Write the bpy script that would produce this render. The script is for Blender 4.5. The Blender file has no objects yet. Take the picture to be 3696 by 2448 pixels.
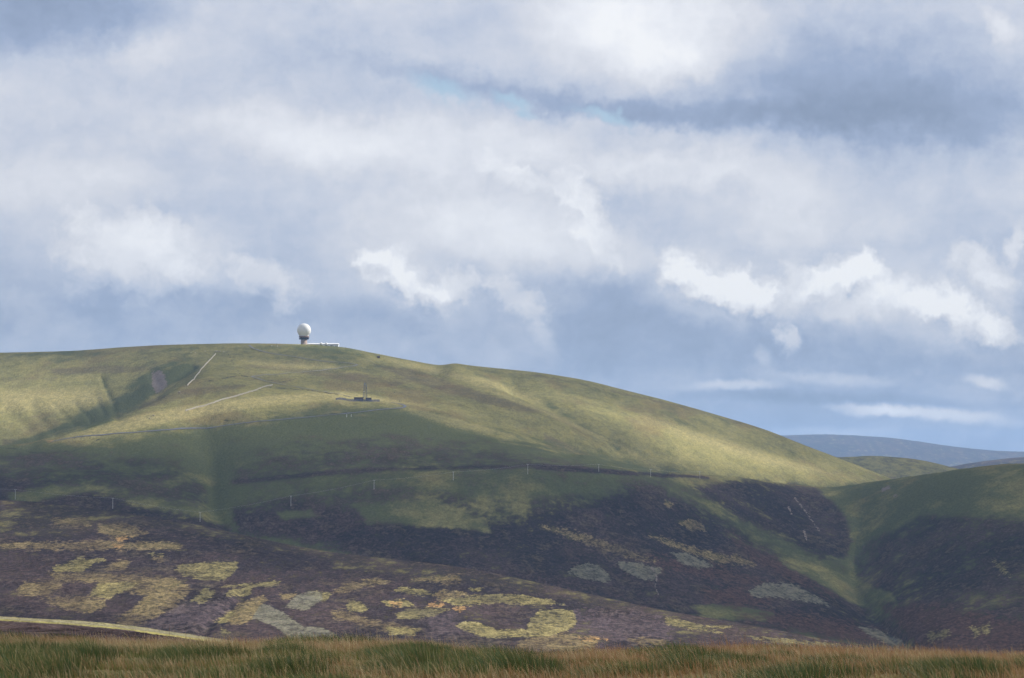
import bpy, math, random
import numpy as np
from mathutils import Vector
rng = np.random.default_rng(7); random.seed(7)
SC = bpy.context.scene; COL = SC.collection
# ------------------------------------------------------------------ camera
F = 10480.0; CX, CY, HZ = 1848.0, 1224.0, 1800.0          # focal length in photo pixels, centre, eye-level row
PITCH = math.atan((HZ - CY) / F)
cam = bpy.data.cameras.new('camera'); camo = bpy.data.objects.new('camera', cam); COL.objects.link(camo)
cam.sensor_width = 36.0; cam.lens = 36.0 * F / 3696.0
cam.clip_start = 0.5; cam.clip_end = 60000
camo.rotation_euler = (math.pi / 2 + PITCH, 0, 0)
cam.dof.use_dof = True; cam.dof.focus_distance = 2500; cam.dof.aperture_fstop = 7.1
SC.camera = camo
# ------------------------------------------------------------------ sun, exposure
SUN_AZ, SUN_EL = math.radians(68), math.radians(36)       # azimuth right of the view direction
TOSUN = Vector((math.sin(SUN_AZ) * math.cos(SUN_EL), math.cos(SUN_AZ) * math.cos(SUN_EL), math.sin(SUN_EL)))
sl = bpy.data.lights.new('sun', 'SUN'); so = bpy.data.objects.new('sun', sl); COL.objects.link(so)
sl.energy = 5.0; sl.angle = math.radians(0.55); sl.color = (1.0, 0.95, 0.86)
so.rotation_euler = (-TOSUN).to_track_quat('-Z', 'Y').to_euler(); so.location = (500, 200, 900)
SC.view_settings.view_transform = 'Standard'; SC.view_settings.look = 'None'
SC.view_settings.exposure = 0.75; SC.view_settings.gamma = 1.0
SC.render.engine = 'CYCLES'
SC.cycles.use_denoising = True; SC.cycles.use_adaptive_sampling = True; SC.cycles.adaptive_threshold = .02
SC.cycles.max_bounces = 5; SC.cycles.diffuse_bounces = 2; SC.cycles.transparent_max_bounces = 16
SC.cycles.volume_bounces = 1

def lin(r, g, b):
    f = lambda c: (c / 255 / 12.92) if c / 255 < .04045 else ((c / 255 + .055) / 1.055) ** 2.4
    return (f(r), f(g), f(b), 1.0)

# ------------------------------------------------------------------ world: clear-sky gradient and layered cloud
W = bpy.data.worlds.new('World'); SC.world = W; W.use_nodes = True
W.cycles.sampling_method = 'MANUAL'; W.cycles.sample_map_resolution = 256
nt = W.node_tree; nt.nodes.clear(); N = nt.nodes; L = nt.links

def nd(t, tree=None, **k):
    n = (tree or nt).nodes.new(t)
    for a, v in k.items(): setattr(n, a, v)
    return n

def setin(tree, sock, v):
    if isinstance(v, bpy.types.NodeSocket): tree.links.new(v, sock)
    else: sock.default_value = v

def mth(tree, op, a, b=None, c=None, clamp=False):
    n = nd('ShaderNodeMath', tree, operation=op, use_clamp=clamp)
    setin(tree, n.inputs[0], a)
    if b is not None: setin(tree, n.inputs[1], b)
    if c is not None: setin(tree, n.inputs[2], c)
    return n.outputs[0]

def vmt(tree, op, a, b=None):
    n = nd('ShaderNodeVectorMath', tree, operation=op); setin(tree, n.inputs[0], a)
    if b is not None: setin(tree, n.inputs[3] if op == 'SCALE' else n.inputs[1], b)
    return n.outputs['Value'] if op == 'LENGTH' else n.outputs['Vector']

def noise(tree, vec, scale, detail=5.0, rough=0.55, dist=0.0, col=False, dim='3D'):
    n = nd('ShaderNodeTexNoise', tree, noise_dimensions=dim); setin(tree, n.inputs['Vector'], vec)
    n.inputs['Scale'].default_value = scale; n.inputs['Detail'].default_value = detail
    n.inputs['Roughness'].default_value = rough; n.inputs['Distortion'].default_value = dist
    return n.outputs['Color' if col else 'Fac']

def sstep(tree, v, a, b, lo=0.0, hi=1.0):
    n = nd('ShaderNodeMapRange', tree, interpolation_type='SMOOTHSTEP'); setin(tree, n.inputs[0], v)
    for i, x in enumerate((a, b, lo, hi)): setin(tree, n.inputs[i + 1], x)
    return n.outputs[0]

def mixc(tree, fac, a, b, mode='MIX'):
    n = nd('ShaderNodeMix', tree, data_type='RGBA', blend_type=mode); setin(tree, n.inputs[0], fac)
    setin(tree, n.inputs[6], a); setin(tree, n.inputs[7], b)
    return n.outputs[2]

def ramp(tree, v, stops):
    n = nd('ShaderNodeValToRGB', tree); setin(tree, n.inputs[0], v); e = n.color_ramp.elements
    while len(e) < len(stops): e.new(0.5)
    for i, (p, c) in enumerate(stops): e[i].position = p; e[i].color = c
    return n.outputs[0]

tc = nd('ShaderNodeTexCoord'); D = tc.outputs['Generated']
sep = nd('ShaderNodeSeparateXYZ'); L.new(D, sep.inputs[0])
az = mth(nt, 'ARCTAN2', sep.outputs[0], sep.outputs[1]); el = mth(nt, 'ARCSINE', sep.outputs[2])
cmb = nd('ShaderNodeCombineXYZ'); L.new(az, cmb.inputs[0]); L.new(el, cmb.inputs[1])
Q0 = vmt(nt, 'SCALE', cmb.outputs[0], 10.0)                # 0.1 rad units: (azimuth, elevation)
w1 = vmt(nt, 'SUBTRACT', noise(nt, Q0, 2.2, 2, .5, col=True, dim='2D'), (.5, .5, .5))
w2 = vmt(nt, 'SUBTRACT', noise(nt, Q0, 14.0, 5, .6, col=True, dim='2D'), (.5, .5, .5))
Q = vmt(nt, 'ADD', vmt(nt, 'ADD', Q0, vmt(nt, 'SCALE', w1, .12)), vmt(nt, 'SCALE', w2, .10))
Qt = vmt(nt, 'ADD', vmt(nt, 'ADD', Q0, vmt(nt, 'SCALE', w1, .05)), vmt(nt, 'SCALE', w2, .035))
K = 2367.0 / 3696.0

def sky_pos(x, y):
    px, py = x / K, y / K
    return 10 * math.atan((px - CX) / F), 10 * math.atan((HZ - py) / F)
# (x, y, rx, ry, turn, weight, hardness) in the reduced photo's pixels
BLOBS = [(90, 30, 330, 120, 8, -.38, 0), (400, 110, 130, 90, 0, .06, 0), (330, 120, 90, 60, 0, .10, 0), (150, 420, 350, 60, -4, .06, 0),
 (700, 330, 380, 60, -8, .15, 0), (1050, 130, 420, 70, -12, .02, 0), (1200, 205, 400, 36, -9, -.18, 0),
 (1490, 50, 300, 120, -6, .30, 0), (1540, 140, 120, 60, 0, .14, .3), (1640, 265, 330, 40, -4, -.2, 0),
 (1960, 190, 400, 150, -6, -.30, 0), (2160, 285, 330, 75, -4, -.22, 0), (2320, 60, 60, 30, -40, .18, .2),
 (1150, 330, 480, 70, -4, .18, 0), (1180, 385, 60, 24, -30, .12, .5), (1120, 470, 330, 90, -8, .14, 0), (900, 520, 220, 70, 0, .08, 0),
 (1290, 440, 90, 26, -30, .14, .5), (1360, 520, 110, 34, -55, .22, .5), (1250, 590, 180, 50, -5, .10, 0), (1480, 400, 200, 50, 0, .14, 0),
 (1730, 400, 220, 60, -5, .10, 0), (1830, 530, 120, 80, 0, .14, .3), (2060, 520, 140, 40, 10, .06, 0),
 (290, 590, 130, 70, -8, .24, .4), (420, 560, 140, 60, -10, .14, .2), (620, 650, 95, 34, -28, .24, .45), (480, 640, 100, 30, -10, .14, .2), (100, 730, 140, 50, -20, .08, .3),
 (400, 730, 160, 40, -5, .05, .2), (330, 720, 500, 70, 0, -.08, 0), (900, 740, 420, 50, 0, -.05, 0),
 (860, 590, 36, 26, -30, .26, .5), (895, 620, 50, 32, -40, .30, .5), (950, 660, 55, 32, -28, .28, .5), (1000, 690, 50, 22, -20, .2, .4), (1060, 660, 60, 26, 5, .26, .4), (1180, 690, 75, 24, -38, .26, .4), (1250, 780, 46, 22, -50, .14, .3),
 (1430, 690, 190, 80, 0, -.13, 0), (1480, 620, 60, 40, 0, -.06, 0),
 (1650, 670, 170, 85, -12, .16, 0), (1950, 690, 170, 90, -4, .16, 0), (2220, 730, 170, 90, -14, .16, 0), (960, 655, 190, 70, -22, .12, 0), (1150, 545, 330, 95, -6, .10, .15), (300, 600, 220, 90, -8, .08, 0), (1460, 590, 60, 60, 0, .10, .2), (1575, 620, 40, 32, 0, .34, .5), (1615, 650, 60, 40, -10, .30, .45), (1680, 660, 55, 38, 0, .34, .5), (1745, 685, 60, 40, -10, .36, .45), (1790, 720, 80, 34, -12, .16, .2), (1860, 660, 60, 40, 0, .20, .4), (1930, 650, 60, 42, 10, .28, .45), (1995, 625, 42, 34, 0, .34, .5), (2030, 660, 36, 44, 10, .24, .45), (1960, 715, 110, 36, -5, .16, .2),
 (2120, 700, 80, 40, -10, .22, .35), (2200, 700, 60, 40, 0, .26, .45), (2250, 740, 70, 40, -20, .28, .45), (2310, 760, 50, 30, -30, .20, .4), (2280, 615, 70, 34, -20, .26, .4), (2330, 660, 60, 50, 0, .16, .2), (2364, 560, 20, 50, 0, .2, .3),
 (1830, 806, 30, 26, -30, .36, .4), (1765, 830, 26, 20, -40, .16, .3), (2275, 885, 52, 16, -8, .28, .3), (1700, 896, 110, 13, 0, .24, .2), (1930, 885, 150, 16, -4, .16, .2),
 (2010, 950, 100, 15, -4, .32, .35), (2180, 962, 170, 18, -5, .32, .35), (1900, 1000, 140, 14, 0, .14, .1),
 (1650, 800, 330, 80, 0, -.13, 0), (2100, 850, 280, 40, 0, -.10, 0), (1900, 925, 420, 14, -2, -.13, 0)]
n3 = noise(nt, Q, 11.0, 5, .62, dim='2D')
n3c = mth(nt, 'SUBTRACT', n3, .5)
BLOBS += [(x + .15 * rx, y + 1.15 * ry, rx * 1.15, ry * .75, rot, -.4 * wt, 0) for (x, y, rx, ry, rot, wt, hard) in BLOBS if wt > .25 and hard >= .45]   # shaded bases of the heaps
acc = None
for (x, y, rx, ry, rot, wt, hard) in BLOBS:
    if hard >= .4 and wt > 0: rx, ry, wt, hard = rx * 1.15, ry * 1.4, wt * .8, .42
    m = nd('ShaderNodeMapping', vector_type='TEXTURE'); L.new(Qt if ry < 25 else Q, m.inputs['Vector'])
    ax, ay = sky_pos(x, y)
    m.inputs['Location'].default_value = (ax, ay, 0); m.inputs['Rotation'].default_value = (0, 0, math.radians(rot))
    m.inputs['Scale'].default_value = (10 * rx / K / F, 10 * ry / K / F, 1)
    ln = vmt(nt, 'LENGTH', m.outputs[0])
    if hard > .35: ln = mth(nt, 'MULTIPLY_ADD', n3c, -1.15, ln)
    b = sstep(nt, ln, 1.45 - .3 * hard, .1 + .5 * hard, 0.0, wt)
    acc = b if acc is None else mth(nt, 'ADD', acc, b)
str3 = nd('ShaderNodeMapping'); L.new(D, str3.inputs['Vector']); str3.inputs['Scale'].default_value = (1, 1, 2.2)
n1 = noise(nt, str3.outputs[0], 5.0, 3, .55)
n2 = noise(nt, str3.outputs[0], 17.0, 4, .6)
base = mth(nt, 'ADD', mth(nt, 'MULTIPLY', mth(nt, 'SUBTRACT', n1, .5), .34), mth(nt, 'ADD', mth(nt, 'MULTIPLY', mth(nt, 'SUBTRACT', n2, .5), .46), mth(nt, 'MULTIPLY', n3c, .17)))
lum = mth(nt, 'ADD', mth(nt, 'ADD', acc, base), sstep(nt, el, .03, .11, .38, .60))
lum = mth(nt, 'MULTIPLY_ADD', mth(nt, 'SUBTRACT', lum, .56), 1.2, .545)
cloudcol = ramp(nt, lum, [(0.0, lin(128, 142, 166)), (.3, lin(158, 172, 199)), (.5, lin(190, 198, 216)), (.7, lin(218, 220, 228)), (.92, lin(241, 242, 246)), (1.0, lin(250, 250, 251))])
gap = None
for (x, y, rx, ry, rot) in [(1030, 205, 85, 34, -10), (1190, 225, 60, 18, -25), (1390, 258, 80, 22, -15)]:
    m = nd('ShaderNodeMapping', vector_type='TEXTURE'); L.new(Q, m.inputs['Vector'])
    ax, ay = sky_pos(x, y)
    m.inputs['Location'].default_value = (ax, ay, 0); m.inputs['Rotation'].default_value = (0, 0, math.radians(rot))
    m.inputs['Scale'].default_value = (10 * rx / K / F, 10 * ry / K / F, 1)
    g = sstep(nt, vmt(nt, 'LENGTH', m.outputs[0]), 1.3, .1, 0.0, .75)
    gap = g if gap is None else mth(nt, 'MAXIMUM', gap, g)
cov = mth(nt, 'SUBTRACT', .93, gap)
sky = nd('ShaderNodeTexSky', sky_type='NISHITA'); sky.sun_disc = False
sky.sun_elevation = SUN_EL; sky.sun_rotation = SUN_AZ; sky.altitude = 500
bg1 = nd('ShaderNodeBackground'); L.new(sky.outputs[0], bg1.inputs[0]); bg1.inputs[1].default_value = .075
bg2 = nd('ShaderNodeBackground'); L.new(cloudcol, bg2.inputs[0]); bg2.inputs[1].default_value = .615
mx = nd('ShaderNodeMixShader'); L.new(cov, mx.inputs[0]); L.new(bg1.outputs[0], mx.inputs[1]); L.new(bg2.outputs[0], mx.inputs[2])
ow = nd('ShaderNodeOutputWorld'); L.new(mx.outputs[0], ow.inputs[0])

# ------------------------------------------------------------------ helpers
def tag(o, label=None, cat=None, group=None, kind=None):
    for k, v in (('label', label), ('category', cat), ('group', group), ('kind', kind)):
        if v: o[k] = v
    return o

def np_mesh(name, V, Fq, mat, attrs=None, smooth=True, parent=None):
    me = bpy.data.meshes.new(name); V = np.asarray(V, np.float32); Fq = np.asarray(Fq, np.int32)
    me.vertices.add(len(V)); me.vertices.foreach_set('co', V.ravel())
    nf, k = Fq.shape
    me.loops.add(nf * k); me.loops.foreach_set('vertex_index', Fq.ravel())
    me.polygons.add(nf); me.polygons.foreach_set('loop_start', np.arange(0, nf * k, k, dtype=np.int32))
    me.polygons.foreach_set('use_smooth', np.full(nf, smooth, dtype=bool))
    for a, v in (attrs or {}).items():
        if v.ndim == 2:
            at = me.attributes.new(a, 'FLOAT_COLOR', 'POINT'); at.data.foreach_set('color', v.astype(np.float32).ravel())
        else:
            at = me.attributes.new(a, 'FLOAT', 'POINT'); at.data.foreach_set('value', v.astype(np.float32))
    me.update(calc_edges=True); me.validate()
    if mat: me.materials.append(mat)
    o = bpy.data.objects.new(name, me); COL.objects.link(o)
    if parent: o.parent = parent
    return o

_perm = rng.random((256, 256))
def vnoise(x, y):
    xi = np.floor(x).astype(int); yi = np.floor(y).astype(int); fx = x - xi; fy = y - yi
    fx = fx * fx * fx * (fx * (fx * 6 - 15) + 10); fy = fy * fy * fy * (fy * (fy * 6 - 15) + 10)
    g = lambda a, b: _perm[a & 255, b & 255]
    return (g(xi, yi) * (1 - fx) + g(xi + 1, yi) * fx) * (1 - fy) + (g(xi, yi + 1) * (1 - fx) + g(xi + 1, yi + 1) * fx) * fy
def fbm(x, y, s, oct=4, gain=.5):
    r = 0; a = 1; t = 0
    for i in range(oct):
        r = r + a * (vnoise(x / s + 17.3 * i, y / s + 5.1 * i) - .5); t += a; a *= gain; s /= 2.03
    return r / t * 2

def ray(px, py):
    u = (np.asarray(px, float) - CX) / F; v = (CY - np.asarray(py, float)) / F
    c, s = math.cos(PITCH), math.sin(PITCH)
    return u, c - v * s, s + v * c
def P(px, py, d):
    x, y, z = ray(px, py); k = d / np.sqrt(x * x + y * y)
    return x * k, y * k, z * k
def proj(x, y, z):
    c, s = math.cos(PITCH), math.sin(PITCH)
    yc = y * c + z * s; zc = -y * s + z * c
    yc = np.where(yc > 1, yc, 1)
    return CX + F * x / yc, CY - F * zc / yc

def pchip(xk, yk, xq):
    xk = np.asarray(xk, float); yk = np.asarray(yk, float); h = np.diff(xk); dl = np.diff(yk) / h
    m = np.zeros(len(xk)); m[0] = dl[0]; m[-1] = dl[-1]
    for i in range(1, len(xk) - 1):
        if dl[i - 1] * dl[i] > 0:
            a = 2 * h[i] + h[i - 1]; b = h[i] + 2 * h[i - 1]
            m[i] = (a + b) / (a / dl[i - 1] + b / dl[i])
    i = np.clip(np.searchsorted(xk, xq) - 1, 0, len(h) - 1); t = (xq - xk[i]) / h[i]; t = np.clip(t, -.5, 1.5)
    lo = t < 0; hi = t > 1
    tt = np.clip(t, 0, 1)
    r = (2*tt**3 - 3*tt**2 + 1) * yk[i] + (tt**3 - 2*tt**2 + tt) * h[i] * m[i] + (-2*tt**3 + 3*tt**2) * yk[i+1] + (tt**3 - tt**2) * h[i] * m[i+1]
    return np.where(lo, yk[i] + t * h[i] * m[i], np.where(hi, yk[i + 1] + (t - 1) * h[i] * m[i + 1], r))
def pchip_rows(A, ns):
    """A: (K, n) guide values; ns: steps per interval -> (rows, n)"""
    dl = np.diff(A, axis=0); m = np.zeros_like(A); m[0] = dl[0]; m[-1] = dl[-1]
    p = dl[:-1] * dl[1:]; m[1:-1] = np.where(p > 0, 2 * p / np.where(np.abs(dl[:-1] + dl[1:]) < 1e-9, 1, dl[:-1] + dl[1:]), 0)
    out = []
    for k, n in enumerate(ns):
        t = (np.arange(n) / n)[:, None]
        out.append((2*t**3-3*t**2+1)*A[k] + (t**3-2*t**2+t)*m[k] + (-2*t**3+3*t**2)*A[k+1] + (t**3-t**2)*m[k+1])
    out.append(A[-1:]); return np.concatenate(out)

def seg_d(px, py, pts):
    d = np.full(px.shape, 1e9)
    for (ax, ay), (bx, by) in zip(pts[:-1], pts[1:]):
        vx, vy = bx - ax, by - ay; t = np.clip(((px - ax) * vx + (py - ay) * vy) / (vx * vx + vy * vy + 1e-9), 0, 1)
        d = np.minimum(d, np.hypot(px - ax - t * vx, py - ay - t * vy))
    return d
def sdf(px, py, poly, pad=60.0):
    """positive inside, in photo pixels"""
    P_ = np.array(poly, float); out = np.full(px.shape, -pad)
    m = (px > P_[:, 0].min() - pad) & (px < P_[:, 0].max() + pad) & (py > P_[:, 1].min() - pad) & (py < P_[:, 1].max() + pad)
    if not m.any(): return out
    x, y = px[m], py[m]; ins = np.zeros(x.shape, bool)
    for (ax, ay), (bx, by) in zip(P_, np.roll(P_, -1, 0)):
        c = ((ay > y) != (by > y)) & (x < (bx - ax) * (y - ay) / (by - ay + 1e-12) + ax); ins ^= c
    d = seg_d(x, y, list(map(tuple, P_)) + [tuple(P_[0])])
    out[m] = np.where(ins, d, -d); return out
def sm(x, a, b):
    t = np.clip((x - a) / (b - a), 0, 1); return t * t * (3 - 2 * t)
f1 = lambda pts: [(x / K, y / K) for x, y in pts]
c5 = lambda pts: [(x / 1.9733, 1700 + y / 1.9733) for x, y in pts]
c6 = lambda pts: [(1200 + x / 1.9733, 1700 + y / 1.9733) for x, y in pts]
c7 = lambda pts: [(2400 + x / 1.6543, 1500 + y / 1.6543) for x, y in pts]
c2 = lambda pts: [(550 + x / 2.368, 1200 + y / 2.368) for x, y in pts]
c4 = lambda pts: [(x / 2.368, 1200 + y / 2.368) for x, y in pts]
c8 = lambda pts: [(1400 + x / 1.9733, 1250 + y / 1.9733) for x, y in pts]

# ------------------------------------------------------------------ materials
def new_mat(name):
    m = bpy.data.materials.new(name); m.use_nodes = True; t = m.node_tree
    b = t.nodes['Principled BSDF']; b.inputs['Roughness'].default_value = .9
    b.inputs['Specular IOR Level'].default_value = .12
    return m, t, b
def plain(name, c, rough=.8, var=.15, scale=.8, metal=0.0):
    m, t, b = new_mat(name)
    pos = nd('ShaderNodeNewGeometry', t).outputs['Position']
    n = noise(t, pos, scale, 5, .6)
    v = sstep(t, n, .3, .7, 1 - var, 1 + var)
    L_ = nd('ShaderNodeVectorMath', t, operation='SCALE'); L_.inputs[0].default_value = c; t.links.new(v, L_.inputs[3])
    t.links.new(L_.outputs[0], b.inputs['Base Color']); b.inputs['Roughness'].default_value = rough; b.inputs['Metallic'].default_value = metal
    return m
def attr(t, name):
    return nd('ShaderNodeAttribute', t, attribute_name=name).outputs['Fac']

def moor_material():
    m, t, b = new_mat('moorland')
    mp = nd('ShaderNodeMapping', t); t.links.new(nd('ShaderNodeNewGeometry', t).outputs['Position'], mp.inputs['Vector']); mp.inputs['Scale'].default_value = (1, .36, 1); pos = mp.outputs[0]   # growth drawn out up and down the slope
    A = noise(t, pos, .006, 3, .55); B = noise(t, pos, .035, 5, .62); C = noise(t, pos, .45, 4, .68); E = noise(t, pos, .013, 4, .6); J = noise(t, pos, .16, 4, .65)
    S = noise(t, pos, 1.9, 2, .6)
    Jn = mth(t, 'SUBTRACT', J, .5)
    Bn = mth(t, 'SUBTRACT', B, .5); Cn = mth(t, 'SUBTRACT', C, .5); An = mth(t, 'SUBTRACT', A, .5)
    straw = (.25, .222, .09, 1); olive = (.165, .158, .066, 1); green = (.098, .106, .048, 1); rust = (.17, .115, .062, 1)
    g = mixc(t, sstep(t, mth(t, 'ADD', mth(t, 'MULTIPLY', B, .5), mth(t, 'MULTIPLY', J, .5)), .36, .62), straw, olive)
    g = mixc(t, sstep(t, mth(t, 'ADD', attr(t, 'moss'), mth(t, 'ADD', mth(t, 'MULTIPLY', Bn, 1.6), mth(t, 'MULTIPLY', Jn, 1.2))), -.6, .6, 0, .75), g, (.125, .10, .06, 1))
    g = mixc(t, sstep(t, E, .52, .66, 0, .4), g, rust)
    gm = sstep(t, mth(t, 'ADD', attr(t, 'green'), mth(t, 'ADD', mth(t, 'MULTIPLY', An, 1.6), mth(t, 'MULTIPLY', Bn, 1.0))), .3, .75)
    g = mixc(t, gm, g, green)
    h = mixc(t, sstep(t, E, .4, .62), (.038, .029, .031, 1), (.066, .046, .044, 1))
    h = mixc(t, sstep(t, mth(t, 'ADD', mth(t, 'MULTIPLY', B, .6), mth(t, 'MULTIPLY', J, .4)), .5, .62, 0, .6), h, (.088, .07, .045, 1))
    h = mixc(t, sstep(t, C, .62, .8, 0, .5), h, (.075, .075, .04, 1))
    hm = sstep(t, mth(t, 'ADD', attr(t, 'heath'), mth(t, 'ADD', mth(t, 'MULTIPLY', Bn, 2.2), mth(t, 'ADD', mth(t, 'MULTIPLY', Cn, 1.5), mth(t, 'MULTIPLY', Jn, 1.8)))), -.42, .42)
    c = mixc(t, hm, g, h)
    edge = mth(t, 'ADD', mth(t, 'MULTIPLY', Cn, 5.0), mth(t, 'MULTIPLY', Jn, 5.5))
    inner = sstep(t, mth(t, 'ADD', mth(t, 'MULTIPLY', C, .5), mth(t, 'MULTIPLY', J, .5)), .38, .52, .45, 1.0)
    def over(c, name, col, soft=.12, mx=1.0, rag=1.0):
        if name in ('yellow', 'pale', 'brown'): mx = mth(t, 'MULTIPLY', inner, mx)
        return mixc(t, sstep(t, mth(t, 'MULTIPLY_ADD', edge, rag, attr(t, name)), -soft, soft, 0, mx), c, col)
    c = over(c, 'sunlit', mixc(t, sstep(t, J, .38, .62), (.34, .29, .13, 1), (.24, .21, .095, 1)), 1.6, .75, .6)  # straw grass brightened where sun falls: light put into the colour
    c = over(c, 'bloom', (.088, .066, .068, 1), 1.2, .7)
    c = over(c, 'ling', (.085, .048, .038, 1), 1.2, .8)
    c = over(c, 'brown', mixc(t, sstep(t, B, .4, .6), (.22, .17, .08, 1), (.12, .09, .052, 1)), .7, .85, .7)
    c = over(c, 'yellow', mixc(t, sstep(t, B, .38, .62), (.265, .225, .09, 1), (.145, .125, .058, 1)), .4, .74, .75)
    c = over(c, 'pale', mixc(t, sstep(t, C, .4, .6), (.20, .18, .135, 1), (.14, .135, .09, 1)), .35, .88, .5)
    c = over(c, 'rust', (.33, .20, .085, 1), .4, .8)
    c = over(c, 'bare', mixc(t, sstep(t, C, .4, .65), (.24, .20, .18, 1), (.15, .12, .10, 1)))
    c = over(c, 'ditch', (.045, .04, .028, 1), .3, .85)
    v = mth(t, 'MULTIPLY', sstep(t, C, .25, .75, .76, 1.24), sstep(t, S, .25, .75, .82, 1.18))
    v = mth(t, 'MULTIPLY', v, mth(t, 'MULTIPLY_ADD', hm, mth(t, 'SUBTRACT', sstep(t, mth(t, 'ADD', mth(t, 'MULTIPLY', C, .5), mth(t, 'MULTIPLY', J, .5)), .35, .65, .55, 1.45), 1.0), 1.0))
    sc_ = nd('ShaderNodeVectorMath', t, operation='SCALE'); t.links.new(c, sc_.inputs[0]); t.links.new(v, sc_.inputs[3])
    t.links.new(sc_.outputs[0], b.inputs['Base Color'])
    bp = nd('ShaderNodeBump', t); bp.inputs['Strength'].default_value = .55; bp.inputs['Distance'].default_value = 1.0
    t.links.new(mth(t, 'MULTIPLY', mth(t, 'ADD', C, J), 1.6), bp.inputs['Height'])
    t.links.new(bp.outputs[0], b.inputs['Normal'])
    b.inputs['Specular IOR Level'].default_value = 0.0; b.inputs['Roughness'].default_value = 1.0
    return m
MOOR = moor_material()
AT = ('sunlit', 'bloom', 'ling', 'moss', 'heath', 'green', 'brown', 'yellow', 'pale', 'rust', 'bare', 'ditch')

# ------------------------------------------------------------------ terrain sheets from guide lines (px, py, distance)
def sheet(guides, px0, px1, ncol, ns, amp=1.5, scale=90.0, gullies=(), spurs=(), crest=None):
    a_, b_ = max(px0, -380), min(px1, 4080); cols = np.concatenate([np.linspace(px0, a_, 60, endpoint=False) if a_ > px0 else [], np.linspace(a_, b_, ncol), np.linspace(px1, b_, 60, endpoint=False)[::-1] if b_ < px1 else []]); X, Y, Z = [], [], []
    for g in guides:
        g = sorted(g)
        if px0 < g[0][0] - 300: g = [(px0 - 50, g[0][1] + 70, g[0][2])] + g
        if px1 > g[-1][0] + 300: g = g + [(px1 + 50, g[-1][1] + 50, g[-1][2])]
        xs = [p[0] for p in g]
        py = pchip(xs, [p[1] for p in g], cols); d = pchip(xs, [p[2] for p in g], cols)
        x, y, z = P(cols, py, d); X.append(x); Y.append(y); Z.append(z)
    X, Y, Z = (pchip_rows(np.array(a), ns) for a in (X, Y, Z))
    px, py = proj(X, Y, Z)
    for pts, depth, wid in gullies:
        dd = seg_d(px, py, pts); Z = Z - depth * np.exp(-(dd / wid) ** 2)
    for pts, hgt, wid in spurs:
        dd = seg_d(px, py, pts); Z = Z + hgt * np.exp(-(dd / wid) ** 2)
    if crest:
        rr = np.arange(X.shape[0])[:, None] - sum(ns[:crest]); amp = amp * (1 - .88 * np.exp(-(rr / 16.0) ** 2))
    Z = Z + amp * fbm(X, Y, scale, 4) + .25 * amp * fbm(X, Y, scale / 9, 3)
    R, C = X.shape
    i = np.arange(R - 1)[:, None] * C + np.arange(C - 1)[None]
    Fq = np.stack([i, i + 1, i + C + 1, i + C], -1).reshape(-1, 4)
    return np.stack([X.ravel(), Y.ravel(), Z.ravel()], 1), Fq

class Veg:
    def __init__(s, V, heath=-.8, green=.2):
        s.V = V; s.px, s.py = proj(V[:, 0], V[:, 1], V[:, 2]); n = len(V)
        s.a = {k: np.full(n, -3.0) for k in AT}; s.a['heath'][:] = heath; s.a['green'][:] = green
    def blend(s, k, poly, val, soft=25):
        w = sm(sdf(s.px, s.py, poly, 3 * soft + 20), -soft, soft); s.a[k] = s.a[k] * (1 - w) + val * w
    def put(s, k, poly, unit=5.0):
        unit = unit * 1.25
        s.a[k] = np.maximum(s.a[k], np.clip(sdf(s.px, s.py, poly, 40) / unit, -3, 3))
    def line(s, k, pts, wid=2.0, unit=2.0):
        s.a[k] = np.maximum(s.a[k], np.clip((wid - seg_d(s.px, s.py, pts)) / unit, -3, 3))

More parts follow.
